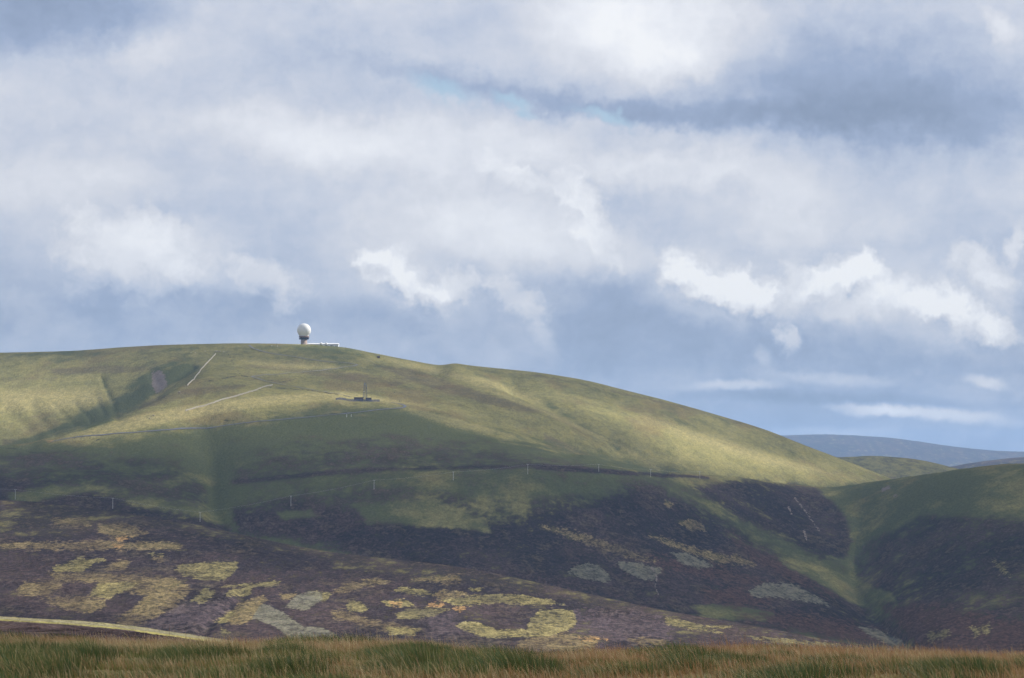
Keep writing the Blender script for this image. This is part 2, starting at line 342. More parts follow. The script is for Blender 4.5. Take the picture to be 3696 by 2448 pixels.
# --- main hill: near valley, slope, right-hand crest, hidden dip, left-hand crest, hidden glen, upper slope, skyline, back
G = [
 [(-600,1900,2420),(0,1850,2440),(400,1890,2430),(800,1985,2370),(1200,2075,2290),(1660,2130,2200),(2400,2290,2050),(3000,2400,1960),(3300,2430,1920),(3696,2430,1880),(4300,2430,1850)],
 [(-600,1830,2500),(0,1795,2510),(400,1825,2500),(700,1880,2480),(800,1900,2475),(1000,1870,2500),(1300,1860,2510),(1700,1870,2500),(2200,1960,2480),(2600,2030,2560),(3000,2110,2620),(3120,2150,2590),(3300,2110,2520),(3500,2050,2450),(3696,2010,2390),(4300,1980,2280)],
 [(-600,1730,2650),(0,1720,2660),(400,1730,2650),(760,1790,2640),(1000,1745,2640),(1300,1715,2660),(1600,1700,2670),(1905,1695,2680),(2161,1690,2800),(2348,1704,2960),(2526,1713,3120),(2700,1728,3260),(2850,1748,3380),(2980,1758,3440),(3150,1741,3320),(3300,1717,3200),(3500,1690,3050),(3696,1673,2950),(4300,1640,2800)],
 [(-600,1700,2730),(0,1690,2740),(400,1700,2740),(760,1740,2740),(1000,1700,2740),(1300,1680,2740),(1600,1672,2760),(1905,1668,2780),(2161,1672,2960),(2348,1712,3220),(2526,1730,3440),(2700,1748,3580),(2980,1790,3720),(3300,1790,3600),(3696,1780,3400),(4300,1770,3300)],
 [(-600,1630,3000),(0,1607,3020),(170,1591,3040),(300,1556,3080),(430,1513,3140),(560,1445,3260),(660,1390,3370),(760,1360,3430),(1000,1410,3380),(1318,1447,3340),(1470,1466,3330),(1700,1510,3320),(2000,1590,3330),(2250,1665,3400),(2400,1660,3560),(2700,1690,3700),(2980,1740,3820),(3210,1800,3900),(3696,1900,3900),(4300,1900,3900)],
 [(-600,1660,3260),(0,1640,3260),(170,1612,3280),(300,1570,3320),(430,1522,3370),(560,1450,3440),(660,1388,3510),(760,1345,3560),(1000,1385,3500),(1318,1425,3450),(1470,1440,3440),(1700,1470,3430),(2000,1550,3420),(2250,1620,3500),(2400,1610,3650),(2700,1655,3780),(2980,1715,3880),(3210,1785,3950),(3696,1890,3960),(4300,1890,3960)],
 [(-600,1440,3740),(0,1430,3730),(300,1420,3720),(450,1385,3740),(600,1320,3800),(760,1295,3830),(1000,1310,3800),(1318,1345,3740),(1600,1385,3760),(1800,1400,3800),(2100,1450,3840),(2400,1520,3880),(2700,1600,3940),(2980,1685,3990),(3210,1760,4040),(3696,1870,4060),(4300,1870,4060)],
 [(-600,1290,4280),(0,1275,4240),(250,1268,4200),(500,1252,4150),(720,1245,4130),(900,1242,4110),(1090,1245,4100),(1225,1254,4090),(1350,1276,4080),(1480,1301,4080),(1600,1321,4100),(1720,1327,4130),(1900,1342,4150),(2100,1372,4170),(2250,1408,4180),(2400,1446,4190),(2600,1502,4200),(2760,1551,4210),(2900,1606,4220),(3050,1663,4230),(3210,1726,4240),(3400,1800,4240),(3696,1880,4240),(4300,1900,4240)],
 [(-600,1330,4700),(500,1300,4600),(1090,1295,4550),(1720,1385,4600),(2400,1510,4650),(3210,1790,4650),(4300,1920,4650)],
 [(-600,1600,5500),(1090,1600,5400),(2400,1720,5400),(4300,1860,5400)]]
gul = [(f1([(470,1000),(490,1050),(492,1100),(492,1150),(505,1190),(540,1225)]), 6, 75), (f1([(488,1060),(492,1150),(505,1190),(540,1225)]), 3, 30),
 (c8([(900,300),(1090,390),(1210,455),(1400,570),(1560,650),(1640,720),(1800,810),(1950,890)]), 12, 34),
 (c8([(650,430),(900,520),(1200,660),(1330,740)]), 4, 34),
 (c4([(870,380),(905,470),(960,590),(985,700)]), 1.6, 12), (c4([(830,570),(870,660),(890,710)]), 1.2, 9), (c4([(650,620),(720,690),(780,760)]), 1.2, 10), (c4([(480,640),(560,720),(640,790)]), 1.2, 12), (c4([(280,640),(360,750),(470,880)]), 2, 22), (c4([(60,660),(200,760),(320,880)]), 2, 24),
 (c4([(1310,360),(1350,440),(1340,520)]), 2.5, 24), (c4([(1650,280),(1500,400),(1380,500),(1200,610),(1000,730)]), 4, 16),
 (c7([(1190,640),(1180,760),(1120,870),(1140,1000),(1230,1120),(1400,1270),(1530,1390)]), 6, 70), (c7([(1180,760),(1120,870),(1140,1000),(1230,1120),(1400,1270),(1530,1390)]), 2, 18),
 (c7([(520,700),(620,800),(800,890),(1000,1000),(1180,1120)]), 5, 50), (c7([(1270,1130),(1420,1290),(1520,1380)]), 5, 26),
 (c7([(2144,520),(1900,640),(1500,760),(1250,820)]), 5, 90), (c6([(1980,600),(2060,720),(2170,850),(2230,950)]), 4, 36), (c7([(830,480),(900,650)]), 1.5, 20)]
spu = [(c8([(480,215),(900,385),(1250,525),(1700,735),(1960,895)]), 8, 40), (f1([(100,1030),(400,955),(620,930),(780,925)]), 3, 34), (c7([(1450,900),(1700,800),(2000,640)]), 5, 90), (f1([(350,1060),(430,1120),(470,1180)]), 3, 40)]
Vm, Fm = sheet(G, -3600, 7200, 760, [90, 90, 16, 80, 16, 70, 74, 10, 6], 2.4, 120, gul, spu, 7)
vg = Veg(Vm, -.85, .22)
front = f1([(-2600,1060),(-300,1035),(200,1040),(480,1010),(640,1000),(900,985),(1100,1000),(1300,1045),(1500,1085),(1620,1098),(1905,1128),(2060,1106),(2700,1060),(4700,1080),(4700,1700),(-2600,1700)])
vg.blend('heath', front, -.42, 40); vg.blend('green', f1([(-2600,1060),(-300,1035),(200,1030),(480,990),(640,965),(900,945),(1000,955),(1250,1010),(1500,1080),(1620,1095),(1905,1128),(2060,1106),(2700,1060),(4700,1080),(4700,1700),(-2600,1700)]), .72, 40)
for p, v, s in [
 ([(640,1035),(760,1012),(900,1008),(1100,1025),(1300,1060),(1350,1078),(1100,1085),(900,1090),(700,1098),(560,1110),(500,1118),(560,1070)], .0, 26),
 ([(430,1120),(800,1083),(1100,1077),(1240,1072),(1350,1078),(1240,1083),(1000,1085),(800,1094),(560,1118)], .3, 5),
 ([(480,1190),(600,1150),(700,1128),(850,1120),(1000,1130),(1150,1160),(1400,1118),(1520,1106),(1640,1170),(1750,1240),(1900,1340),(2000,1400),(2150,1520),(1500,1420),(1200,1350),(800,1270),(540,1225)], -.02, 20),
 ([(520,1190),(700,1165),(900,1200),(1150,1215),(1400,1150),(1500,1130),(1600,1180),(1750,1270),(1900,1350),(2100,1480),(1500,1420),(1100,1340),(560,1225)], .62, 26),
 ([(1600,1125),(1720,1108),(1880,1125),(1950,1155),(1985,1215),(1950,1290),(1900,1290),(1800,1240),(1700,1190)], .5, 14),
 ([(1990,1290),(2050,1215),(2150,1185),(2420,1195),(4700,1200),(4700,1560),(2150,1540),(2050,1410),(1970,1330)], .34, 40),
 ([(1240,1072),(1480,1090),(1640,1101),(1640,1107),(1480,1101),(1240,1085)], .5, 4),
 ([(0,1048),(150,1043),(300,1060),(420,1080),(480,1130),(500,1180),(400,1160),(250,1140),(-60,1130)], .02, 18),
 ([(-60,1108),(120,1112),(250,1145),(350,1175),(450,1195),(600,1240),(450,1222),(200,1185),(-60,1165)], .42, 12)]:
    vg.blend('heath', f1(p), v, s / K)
for p in [[(820,1165),(1000,1160),(1120,1205),(1130,1230),(1000,1215),(850,1210)], [(640,1185),(720,1180),(740,1195),(650,1200)], [(1000,1120),(1150,1130),(1350,1120),(1420,1130),(1250,1150),(1080,1150)], [(20,1150),(120,1120),(230,1130),(60,1165)]]:
    vg.blend('heath', f1(p), -.55, 16)
for p, s in [([(680,850),(800,870),(1000,930),(1130,1000),(1200,1120),(1240,1160),(1100,1100),(900,990),(750,920)], 8), ([(1150,700),(1210,740),(1120,880),(1150,1000),(1080,1000),(1090,850)], 10),
 ([(930,430),(1350,375),(1750,310),(2300,280),(2300,600),(1800,590),(1500,580),(1350,680),(1210,740),(1110,720),(1080,600)], 22), ([(150,1140),(400,1130),(650,1180),(650,1210),(420,1220),(250,1200)], 14), ([(1140,990),(1350,1060),(1380,1110),(1240,1120)], 10)]:
    vg.blend('heath', c7(p), -.55 if s < 12 else -.8, s); vg.blend('green', c7(p), .62, s)
vg.blend('green', f1([(440,1010),(520,1000),(520,1100),(510,1180),(540,1225),(490,1190),(470,1100)]), .75, 34); vg.blend('heath', f1([(470,1010),(520,1000),(530,1100),(530,1180),(545,1225),(490,1190),(480,1100)]), -.8, 26)
vg.blend('green', f1([(0,810),(500,797),(820,797),(840,825),(700,815),(540,812),(250,830),(0,830)]), .55, 24)
vg.blend('green', c4([(1090,500),(1300,330),(1600,260),(1680,290),(1400,470),(1150,610),(900,760),(740,830),(880,700),(1060,640)]), .7, 24)
for p, v, w in [([(100,845),(250,838),(420,845),(330,868),(120,872)], .3, 12), ([(540,835),(780,850),(860,862),(1000,880),(900,900),(700,870),(560,850)], .3, 10), ([(830,830),(960,850),(1150,910),(1300,960),(1200,960),(1000,905),(880,860)], .35, 12), ([(440,890),(600,880),(560,905),(430,925),(300,960),(330,925)], .2, 10), ([(1060,850),(1250,862),(1500,915),(1700,960),(1600,955),(1300,885)], .3, 10), ([(-60,870),(130,868),(200,885),(-60,895)], .2, 10), ([(0,1005),(200,1030),(420,1010),(420,1045),(200,1050),(0,1045)], .35, 14), ([(640,965),(800,985),(640,1000),(500,1010)], .2, 14), ([(1250,990),(1400,1060),(1550,1090),(1400,1080),(1250,1040)], .3, 12), ([(1550,960),(1800,1050),(1700,1040),(1520,980)], .0, 14)]:
    vg.blend('moss', f1(p), v, w / K)
c9 = lambda pts: [(1848 + x / 1.2127, 1155 + y / 1.2127) for x, y in pts]
for p in [[(600,940),(800,1000),(950,1040),(1060,1075),(900,1060),(700,990)], [(130,905),(300,945),(450,985),(600,1050),(450,1020),(250,950)]]: vg.put('brown', c9(p), 9)
for p in [[(840,1180),(1000,1165),(1120,1230),(1000,1265),(860,1230)], [(1000,1290),(1250,1285),(1600,1360),(1750,1430),(1400,1400),(1100,1320)], [(600,1040),(900,1080),(1100,1150),(900,1130),(650,1080)], [(1620,1250),(1900,1250),(2240,1330),(2300,1500),(1800,1500)], [(950,940),(1150,1050),(1400,1200),(1250,1150),(1050,1050)]]: vg.put('ling', c9(p), 14)
lit_band = f1([(125,1021),(200,996),(300,965),(400,943),(620,914),(800,904),(980,938),(800,922),(600,940),(400,974),(200,1016)])
vg.put('sunlit', lit_band, 3)  # sun on the spur painted into the grass colour
for p in [[(900,832),(1000,851),(1150,886),(1250,930),(1150,897),(1000,858)], [(1480,960),(1600,995),(1750,1045),(1900,1090),(1780,1075),(1600,1020)], [(0,905),(220,900),(260,930),(120,950),(0,950)], [(560,832),(720,842),(780,850),(640,850)], [(950,950),(1060,978),(1140,1000),(1040,982)]]: vg.put('sunlit', f1(p), 10)  # more sun patches, painted as paler grass
vg.line('sunlit', c8([(480,213),(900,383),(1250,523),(1700,733),(1930,880)]), 4, 5); vg.line('sunlit', c8([(250,470),(450,520),(700,590),(900,640)]), 3, 5)  # ridge lines coloured pale to look caught by the sun
for pts, wd in [(c8([(1150,425),(1210,455),(1400,570),(1560,650),(1640,720)]), 13), (c8([(1990,750),(2060,810),(2120,880)]), 9), (c4([(870,380),(905,470),(960,590),(985,700)]), 9), (c4([(830,570),(870,660),(890,710)]), 7), (c4([(650,620),(720,690),(780,760)]), 6)]:
    vg.a['green'] = np.maximum(vg.a['green'], (.62 + .25 * fbm(vg.V[:, 0], vg.V[:, 1], 30, 3)) * np.exp(-(seg_d(vg.px, vg.py, pts) / (1.5 * wd)) ** 2))  # gully growth, its darker green also painting in the folds' shade
vg.blend('moss', lit_band, -1.5, 8); vg.blend('green', lit_band, -.7, 8)  # green and moss thinned so the painted sun strip stays bright
for p in [[(1230,895),(1400,930),(1600,985),(1850,1075),(2060,1105),(1700,1085),(1500,1010),(1300,940)], [(0,880),(300,885),(300,940),(150,1000),(0,1010)]]: vg.blend('moss', f1(p), -.8, 25)
vg.blend('green', f1([(20,1028),(190,990),(275,962),(350,918),(420,878),(460,850),(400,840),(330,870),(260,920),(170,960),(90,1000)]), .75, 22)
vg.a['moss'] = np.where(vg.a['moss'] < -.9, -.55, vg.a['moss']); vg.a['moss'] = np.maximum(vg.a['moss'], -.55)
for p in [[(80,640),(130,620),(200,630),(250,690),(150,680)], [(0,505),(45,530),(40,548),(0,535)], [(380,845),(430,825),(530,885),(430,895)]]: vg.put('brown', c7(p))
for p in [[(35,820),(130,825),(230,860),(285,900),(200,915),(100,880)], [(500,1050),(600,1000),(770,1005),(900,1080),(985,1140),(830,1105),(640,1080),(540,1085)], [(1155,1255),(1300,1290),(1440,1360),(1380,1385),(1200,1300)]]: vg.put('pale', c7(p), 8)
for p in [[(1670,720),(1740,670),(1820,655),(1900,680),(2000,770),(1930,790),(1800,770)], [(2025,655),(2200,660),(2340,700),(2290,785),(2180,760),(2080,710)]]: vg.put('pale', c6(p), 8)
vg.put('brown', c6([(1480,390),(1700,430),(1900,490),(2100,570),(2300,640),(2100,620),(1900,530),(1650,440)]), 8)
for p in [[(1830,1275),(1940,1250),(1930,1300),(1890,1290),(1850,1320)], [(1570,1290),(1680,1285),(1700,1310),(1580,1350)], [(1960,875),(2010,880),(2060,955),(2020,935)]]: vg.put('yellow', c7(p), 12)
vg.put('bare', c4([(1300,350),(1350,320),(1400,345),(1420,420),(1440,450),(1380,500),(1330,515),(1300,450)]), 4)
for pts, w in [([(775,490),(830,560),(900,660),(925,690)], 2.2), ([(740,545),(755,590)], 3), ([(830,690),(845,740)], 3)]: vg.line('bare', c7(pts), w)
vg.line('bare', c6([(2270,680),(2310,760),(2300,830),(2320,880)]), 2.5)
vg.put('bare', c7([(1290,440),(1335,420),(1345,435),(1300,455)])); vg.put('bare', c7([(1365,478),(1390,475),(1385,490)]))
vg.put('rust', f1([(108,1018),(122,1017),(120,1021),(108,1021)]), 3)
for pts in [c2([(600,110),(650,190),(700,280),(740,340),(775,390)]), c2([(400,430),(560,400),(740,370),(820,378)]), c2([(985,380),(1010,410),(1100,430),(1240,390)]), c4([(860,905),(800,940),(720,980),(640,1010),(400,1030),(260,1025),(180,1000),(0,985)]), c2([(2030,420),(2060,500),(2120,600)]), c2([(600,755),(900,735),(1200,715),(1500,700),(1760,680)]), c2([(1000,470),(1300,490),(1560,530),(1700,550)])]:
    vg.line('ditch', pts, .8, 1.6)
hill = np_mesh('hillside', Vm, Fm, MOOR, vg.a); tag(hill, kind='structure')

# --- near moor with strips of burnt heather
GC = [
 [(-600,2480,1180),(0,2470,1200),(1500,2500,1200),(3000,2520,1200),(4300,2540,1200)],
 [(-600,2330,1450),(0,2330,1460),(1000,2345,1450),(2000,2370,1430),(3000,2420,1400),(4300,2480,1380)],
 [(-600,2060,1850),(0,2070,1850),(700,2120,1800),(1300,2180,1730),(2000,2250,1650),(2700,2320,1560),(3300,2400,1500),(4300,2480,1450)],
 [(-600,1775,2330),(0,1806,2310),(130,1811,2300),(405,1846,2280),(722,1896,2220),(850,1925,2180),(1200,1993,2080),(1660,2047,1960),(2060,2130,1840),(2400,2204,1750),(2700,2256,1690),(3050,2322,1620),(3300,2362,1590),(4300,2500,1500)],
 [(-600,1850,2400),(0,1900,2390),(722,2010,2300),(1200,2120,2180),(2060,2270,1950),(2700,2390,1800),(3300,2480,1700),(4300,2600,1600)]]
gc = [(c5([(1720,880),(1660,950),(1600,1010),(1490,1080),(1440,1150)]), 2.4, 22), (c6([(960,1085),(1130,1110),(1200,1132)]), 1.0, 6)]
Vc, Fc = sheet(GC, -3600, 7200, 660, [10, 120, 120, 14], .9, 130, gc, (), 3)
vc = Veg(Vc, .6, .2)
vc.blend('heath', c5([(0,200),(400,230),(820,290),(1500,400),(2400,570),(2400,640),(1500,470),(900,380),(500,470),(0,480)]), .22, 14)
vc.blend('heath', c6([(0,570),(900,690),(1700,830),(2400,990),(2400,1060),(1700,930),(1000,800),(0,700)]), .25, 14); vc.a['moss'][:] = .25
vc.blend('heath', c7([(0,1170),(600,1260),(1300,1390),(1300,1450),(0,1300)]), .35, 14)
for p in [[(1240,700),(1310,655),(1500,650),(1560,640),(1690,650),(1680,700),(1640,740),(1590,780),(1420,770),(1300,745)], [(370,690),(480,650),(560,620),(650,630),(740,620),(750,640),(660,660),(640,690),(560,715),(400,720)],
 [(1340,930),(1400,890),(1440,850),(1460,825),(1490,830),(1490,855),(1535,850),(1520,890),(1450,940)], [(1600,890),(1650,835),(1790,825),(1790,870),(1750,890)], [(1560,825),(1800,800),(2000,785),(1950,812),(1800,832)],
 [(1570,1110),(1640,1150),(1580,1175)], [(1065,580),(1165,590),(1160,605),(1070,600)], [(2200,862),(2360,868),(2330,920),(2300,935)], [(1530,1080),(1640,1010),(1680,1000),(1600,1085)], [(640,890),(700,800),(900,790),(1000,800),(900,850),(780,900)], [(470,690),(600,670),(650,690),(560,712)]]: vc.put('yellow', c5(p), 5)
for p in [[(0,505),(560,512),(700,500),(1200,510),(1300,530),(1250,555),(900,562),(300,555),(0,550)], [(350,730),(700,728),(1050,745),(1250,765),(1350,830),(1340,870),(1260,960),(1000,1090),(940,1110),(820,1100),(830,1060),(950,980),(1050,890),(900,855),(780,900),(620,905),(660,860),(700,790),(400,790)],
 [(180,790),(450,775),(430,830),(340,895),(130,880),(130,840)], [(290,910),(600,900),(740,920),(750,970),(640,1010),(430,970)], [(1530,1080),(1640,1010),(1700,950),(1880,890),(1910,920),(1850,970),(1800,1050),(1730,1090)], [(700,380),(900,370),(1000,420),(1050,440),(900,490),(820,480),(700,430)], [(1070,610),(1160,610),(1150,640),(1080,635)], [(2000,880),(2110,870),(2100,900),(2010,915)], [(360,340),(600,340),(640,390),(400,390)], [(850,640),(920,640),(900,700),(780,715),(740,690)]]: vc.put('brown', c5(p), 7)
for p in [[(2030,970),(2110,890),(2210,860),(2300,868),(2290,920),(2190,990)], [(1850,955),(1890,950),(2020,1010),(2160,1110),(2300,1115),(2420,1180),(2050,1180),(1950,1100),(1800,1050)]]: vc.put('pale', c5(p), 5)
for p in [[(830,468),(920,462),(910,488),(840,486)], [(800,525),(880,528),(860,550),(810,545)]]: vc.put('rust', c5(p), 7)
for p in [[(95,960),(130,915),(200,930),(250,980),(230,1010),(140,1010),(100,990)], [(445,1025),(520,990),(690,968),(840,985),(760,1020),(600,1055),(480,1050)], [(350,930),(520,920),(575,950),(540,970),(400,960)], [(440,850),(500,825),(740,870),(700,890),(560,880)],
 [(780,920),(1000,885),(1300,880),(1550,920),(1650,945),(1400,955),(1200,940),(900,960)], [(880,1100),(960,1075),(1060,1090),(1180,1130),(1380,1130),(1410,1060),(1480,990),(1700,990),(1740,1070),(1720,1110),(1640,1150),(1500,1180),(1100,1190),(950,1140)], [(380,1110),(620,1130),(580,1170),(400,1160)], [(970,835),(1080,840),(1060,858),(990,855)]]: vc.put('yellow', c6(p), 5)
for p in [[(0,1000),(60,990),(350,1080),(520,1100),(620,1130),(580,1170),(400,1150),(250,1100),(0,1040)], [(1300,1270),(1340,1210),(1480,1170),(1640,1155),(1900,1195),(1850,1270)], [(2110,1195),(2250,1190),(2400,1220),(2200,1240)], [(0,870),(100,800),(300,770),(400,790),(200,830),(100,870)], [(570,770),(900,740),(910,790),(800,800)], [(700,880),(800,850),(960,870),(800,930)]]: vc.put('brown', c6(p), 7)
for p in [[(680,945),(790,940),(800,965),(690,965)], [(860,975),(940,970),(920,1000),(870,995)], [(1750,1180),(1900,1190),(1960,1205),(1800,1205)], [(410,940),(500,930),(480,960),(430,962)]]: vc.put('rust', c6(p), 5)
for p in [[(0,1205),(150,1235),(350,1300),(200,1280),(0,1240)], [(470,1315),(700,1335),(1050,1370),(900,1372),(600,1345)], [(250,1255),(400,1260),(330,1275)]]: vc.put('yellow', c7(p), 6)
vc.put('bloom', c5([(1350,930),(1500,950),(1620,900),(1640,960),(1450,1130),(980,1110),(1200,990)]), 12)
vc.put('bloom', c6([(640,1010),(860,1000),(880,1080),(1000,1150),(700,1180)]), 14); vc.put('bloom', c6([(1740,1000),(2400,1050),(2400,1200),(1900,1190),(1700,1110)]), 18)
vc.line('ditch', c5([(0,718),(350,722),(700,728),(1050,738),(1250,760)]), .6, 2)
vc.blend('green', c5([(1200,400),(1700,470),(1600,620),(1300,560)]), .6, 20)
nearm = np_mesh('near_moor', Vc, Fc, MOOR, vc.a); tag(nearm, kind='structure')

# --- low grassy bank on the left
GB = [[(-700,2480,120),(0,2490,125),(700,2500,125),(1500,2560,125)], [(-700,2270,195),(0,2290,200),(400,2310,200),(700,2340,200),(1500,2480,200)],
      [(-700,2165,250),(0,2228,250),(200,2240,250),(400,2256,248),(650,2289,245),(900,2328,243),(1500,2470,240)], [(-700,2300,310),(0,2340,310),(650,2390,305),(1500,2560,300)]]
Vb, Fb = sheet(GB, -2600, 1450, 260, [20, 60, 26], .35, 14)
vb = Veg(Vb, .35, .15); edge_y = pchip([-700,0,200,400,650,900,1500], [2165,2228,2240,2256,2289,2328,2470], vb.px)
dn = vb.py - edge_y; vb.a['heath'] = np.where(dn < 5, -1.6, np.where(dn < 13, -.1, .95)); vb.a['green'] = np.where(dn < 6, -.6, .35); vb.a['pale'] = np.where(dn < 7, 2.0, -3.0)  # plant colours carry a sunny crest and a shaded face
bank = np_mesh('grassy_bank', Vb, Fb, MOOR, vb.a); tag(bank, kind='structure')

# --- far hills
def far_hill(name, crest, d, back, col_heath, green, ncol=260, amp=4):
    lo = [(x, 1990, d * .86) for x, y in crest]; mid = [(x, y + 38, d * .95) for x, y in crest]; cr = [(x, y, d) for x, y in crest]; bk = [(x, y + 90, d + back) for x, y in crest]
    V, Fq = sheet([lo, mid, cr, bk], crest[0][0], 7200, ncol, [20, 24, 10], amp, 420)
    v = Veg(V, col_heath, green); o = np_mesh(name, V, Fq, MOOR, v.a); tag(o, kind='structure'); return o, V, v
mid_hill, Vh, vh = far_hill('middle_hill', [(2300,1760),(2600,1700),(2850,1668),(3050,1652),(3150,1650),(3270,1656),(3380,1675),(3480,1698),(3700,1740),(4300,1830)], 6200, 900, -.3, -.1, 260, 4)
far_o, Vf, vf = far_hill('far_hill', [(1900,1690),(2400,1610),(2700,1580),(2840,1573),(2980,1570),(3150,1577),(3300,1592),(3450,1612),(3560,1624),(3696,1630),(4300,1640)], 16500, 1500, .38, .2, 260, 6)
far_2, Vf2, vf2 = far_hill('far_ridge', [(3000,1760),(3300,1712),(3420,1688),(3550,1664),(3696,1648),(4000,1640),(4400,1650)], 9500, 1200, .4, .2, 200, 5)
gx, gy = np.meshgrid(np.linspace(-9000, 9000, 60), np.linspace(-900, 15000, 60))
Vg = np.stack([gx.ravel(), gy.ravel(), np.full(gx.size, -190.0) + 8 * fbm(gx.ravel(), gy.ravel(), 1500)], 1)
ii = np.arange(59)[:, None] * 60 + np.arange(59)[None]
ground = np_mesh('ground', Vg, np.stack([ii, ii + 1, ii + 61, ii + 60], -1).reshape(-1, 4), MOOR, Veg(Vg, .1, .3).a); tag(ground, kind='structure')

# ------------------------------------------------------------------ foreground meadow
crest_x = [-4000, 0, 671, 1100, 1500, 1718, 1950, 2300, 2700, 3200, 3696, 8000]; crest_y = [2324, 2324, 2332, 2330, 2336, 2362, 2376, 2362, 2356, 2366, 2378, 2378]
def mead_z(x, y):
    px = CX + F * x / np.maximum(y, 8.0); px = np.clip(px, -4000, 8000)
    cy = pchip(crest_x, crest_y, px)
    zc = -(cy - HZ) / F * 92; zb = -(2500 - HZ) / F * 44
    z = np.where(y < 44, -1.7 + (zb + 1.7) * y / 44, 0)
    t = np.clip((y - 44) / 48, 0, 1); z = np.where(y >= 44, zb + (zc - zb) * (t + .35 * t * (1 - t) * 0), z)
    s = np.maximum(y - 92, 0); z = z - .10 * s - .0016 * s * s
    return z + .17 * fbm(x, y, 2.6, 3) * np.clip(y / 20, .2, 1)
mx_, my_ = np.meshgrid(np.linspace(-70, 70, 300), np.linspace(-25, 150, 350))
zz = mead_z(mx_.ravel(), my_.ravel())
Vme = np.stack([mx_.ravel(), my_.ravel(), zz], 1); ii = np.arange(349)[:, None] * 300 + np.arange(299)[None]
mm, t, b = new_mat('meadow_soil'); pos = nd('ShaderNodeNewGeometry', t).outputs['Position']
t.links.new(ramp(t, noise(t, pos, .8, 6, .6), [(.3, (.05, .055, .02, 1)), (.5, (.09, .08, .03, 1)), (.7, (.15, .11, .05, 1))]), b.inputs['Base Color'])
meadow = np_mesh('meadow', Vme, np.stack([ii, ii + 1, ii + 301, ii + 300], -1).reshape(-1, 4), mm); tag(meadow, kind='structure')

gm_, t, b = new_mat('grass_blade'); ca = nd('ShaderNodeAttribute', t, attribute_name='col')
t.links.new(ca.outputs['Color'], b.inputs['Base Color']); b.inputs['Roughness'].default_value = .6
tr = nd('ShaderNodeBsdfTranslucent', t); t.links.new(ca.outputs['Color'], tr.inputs[0])
ms = nd('ShaderNodeMixShader', t); ms.inputs[0].default_value = .35
t.links.new(b.outputs[0], ms.inputs[1]); t.links.new(tr.outputs[0], ms.inputs[2]); t.links.new(ms.outputs[0], t.nodes['Material Output'].inputs[0])

def blades(x, y, z, h, lean_az, lean, wid, c0, c1):
    """bent tapering strips: 7 points, 5 triangles each"""
    n = len(x); f = np.array([0, .38, .74, 1.0]); V = np.zeros((n, 7, 3)); C = np.ones((n, 7, 4))
    fa = rng.uniform(-.9, .9, n); wx, wy = np.cos(fa), np.sin(fa)
    lx, ly = np.cos(lean_az) * lean, np.sin(lean_az) * lean; k = 0
    for i, ff in enumerate(f):
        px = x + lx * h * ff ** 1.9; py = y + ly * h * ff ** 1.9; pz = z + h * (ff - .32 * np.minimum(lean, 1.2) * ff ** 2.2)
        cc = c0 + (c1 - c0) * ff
        for s in ((-1, 1) if i < 3 else (0,)):
            w = wid * (1 - .75 * ff) * s * .5
            V[:, k, 0] = px + wx * w; V[:, k, 1] = py + wy * w; V[:, k, 2] = pz; C[:, k, :3] = cc; k += 1
    T = np.array([[0, 1, 3], [0, 3, 2], [2, 3, 5], [2, 5, 4], [4, 5, 6]])
    Fq = (np.arange(n)[:, None, None] * 7 + T[None]).reshape(-1, 3)
    return V.reshape(-1, 3), Fq, C.reshape(-1, 4)
def pick(n, cols, jit=.18):
    cols = np.array(cols); c = cols[rng.integers(0, len(cols), n)]
    return c * rng.uniform(1 - jit, 1 + jit, (n, 1)) * rng.uniform(.93, 1.07, (n, 3))
def grass_obj(name, x, y, h, wind, wid, c0, c1, z=None, az=None, ln=None):
    z = mead_z(x, y) - .02 if z is None else z
    az = rng.normal(math.pi, 1.0, len(x)) if az is None else az
    ln = np.abs(rng.normal(wind, .22, len(x))) if ln is None else ln
    V, Fq, C = blades(x, y, z, h, az, ln, wid, c0, c1)
    return np_mesh(name, V, Fq, gm_, {'col': C}, smooth=False)
def field(n, y0=40, y1=99):
    y = rng.uniform(y0 ** 2, y1 ** 2, n) ** .5; px = rng.uniform(-260, 3960, n); o_ = rng.random(n) < .2; px[o_] = rng.uniform(-2000, 5700, o_.sum())
    return (px - CX) / F * y, y, px
rushy = lambda x, y: fbm(x, y, 5.0, 3) + .35 * fbm(x * 1.3 + 40, y * .6, 1.6, 2)
# low turf of mixed grass
x, y, px = field(145000); r = rushy(x, y) + .25 * sm(px, 2200, 0) - .12 * sm(y, 70, 92)
n = len(x); h = rng.uniform(.07, .19, n) * (1 + .7 * np.clip(r, 0, 1))
g_ = (r + rng.normal(0, .22, n) > .05)[:, None]
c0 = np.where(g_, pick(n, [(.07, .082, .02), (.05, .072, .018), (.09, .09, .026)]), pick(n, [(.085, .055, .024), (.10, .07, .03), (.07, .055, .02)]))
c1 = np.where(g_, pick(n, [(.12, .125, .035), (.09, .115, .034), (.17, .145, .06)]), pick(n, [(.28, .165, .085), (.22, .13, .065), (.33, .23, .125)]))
tag(grass_obj('turf_grass', x, y, h, .4, rng.uniform(.009, .016, n), c0, c1), 'mixed green and rusty grass covering the foreground meadow', 'grass', kind='stuff')
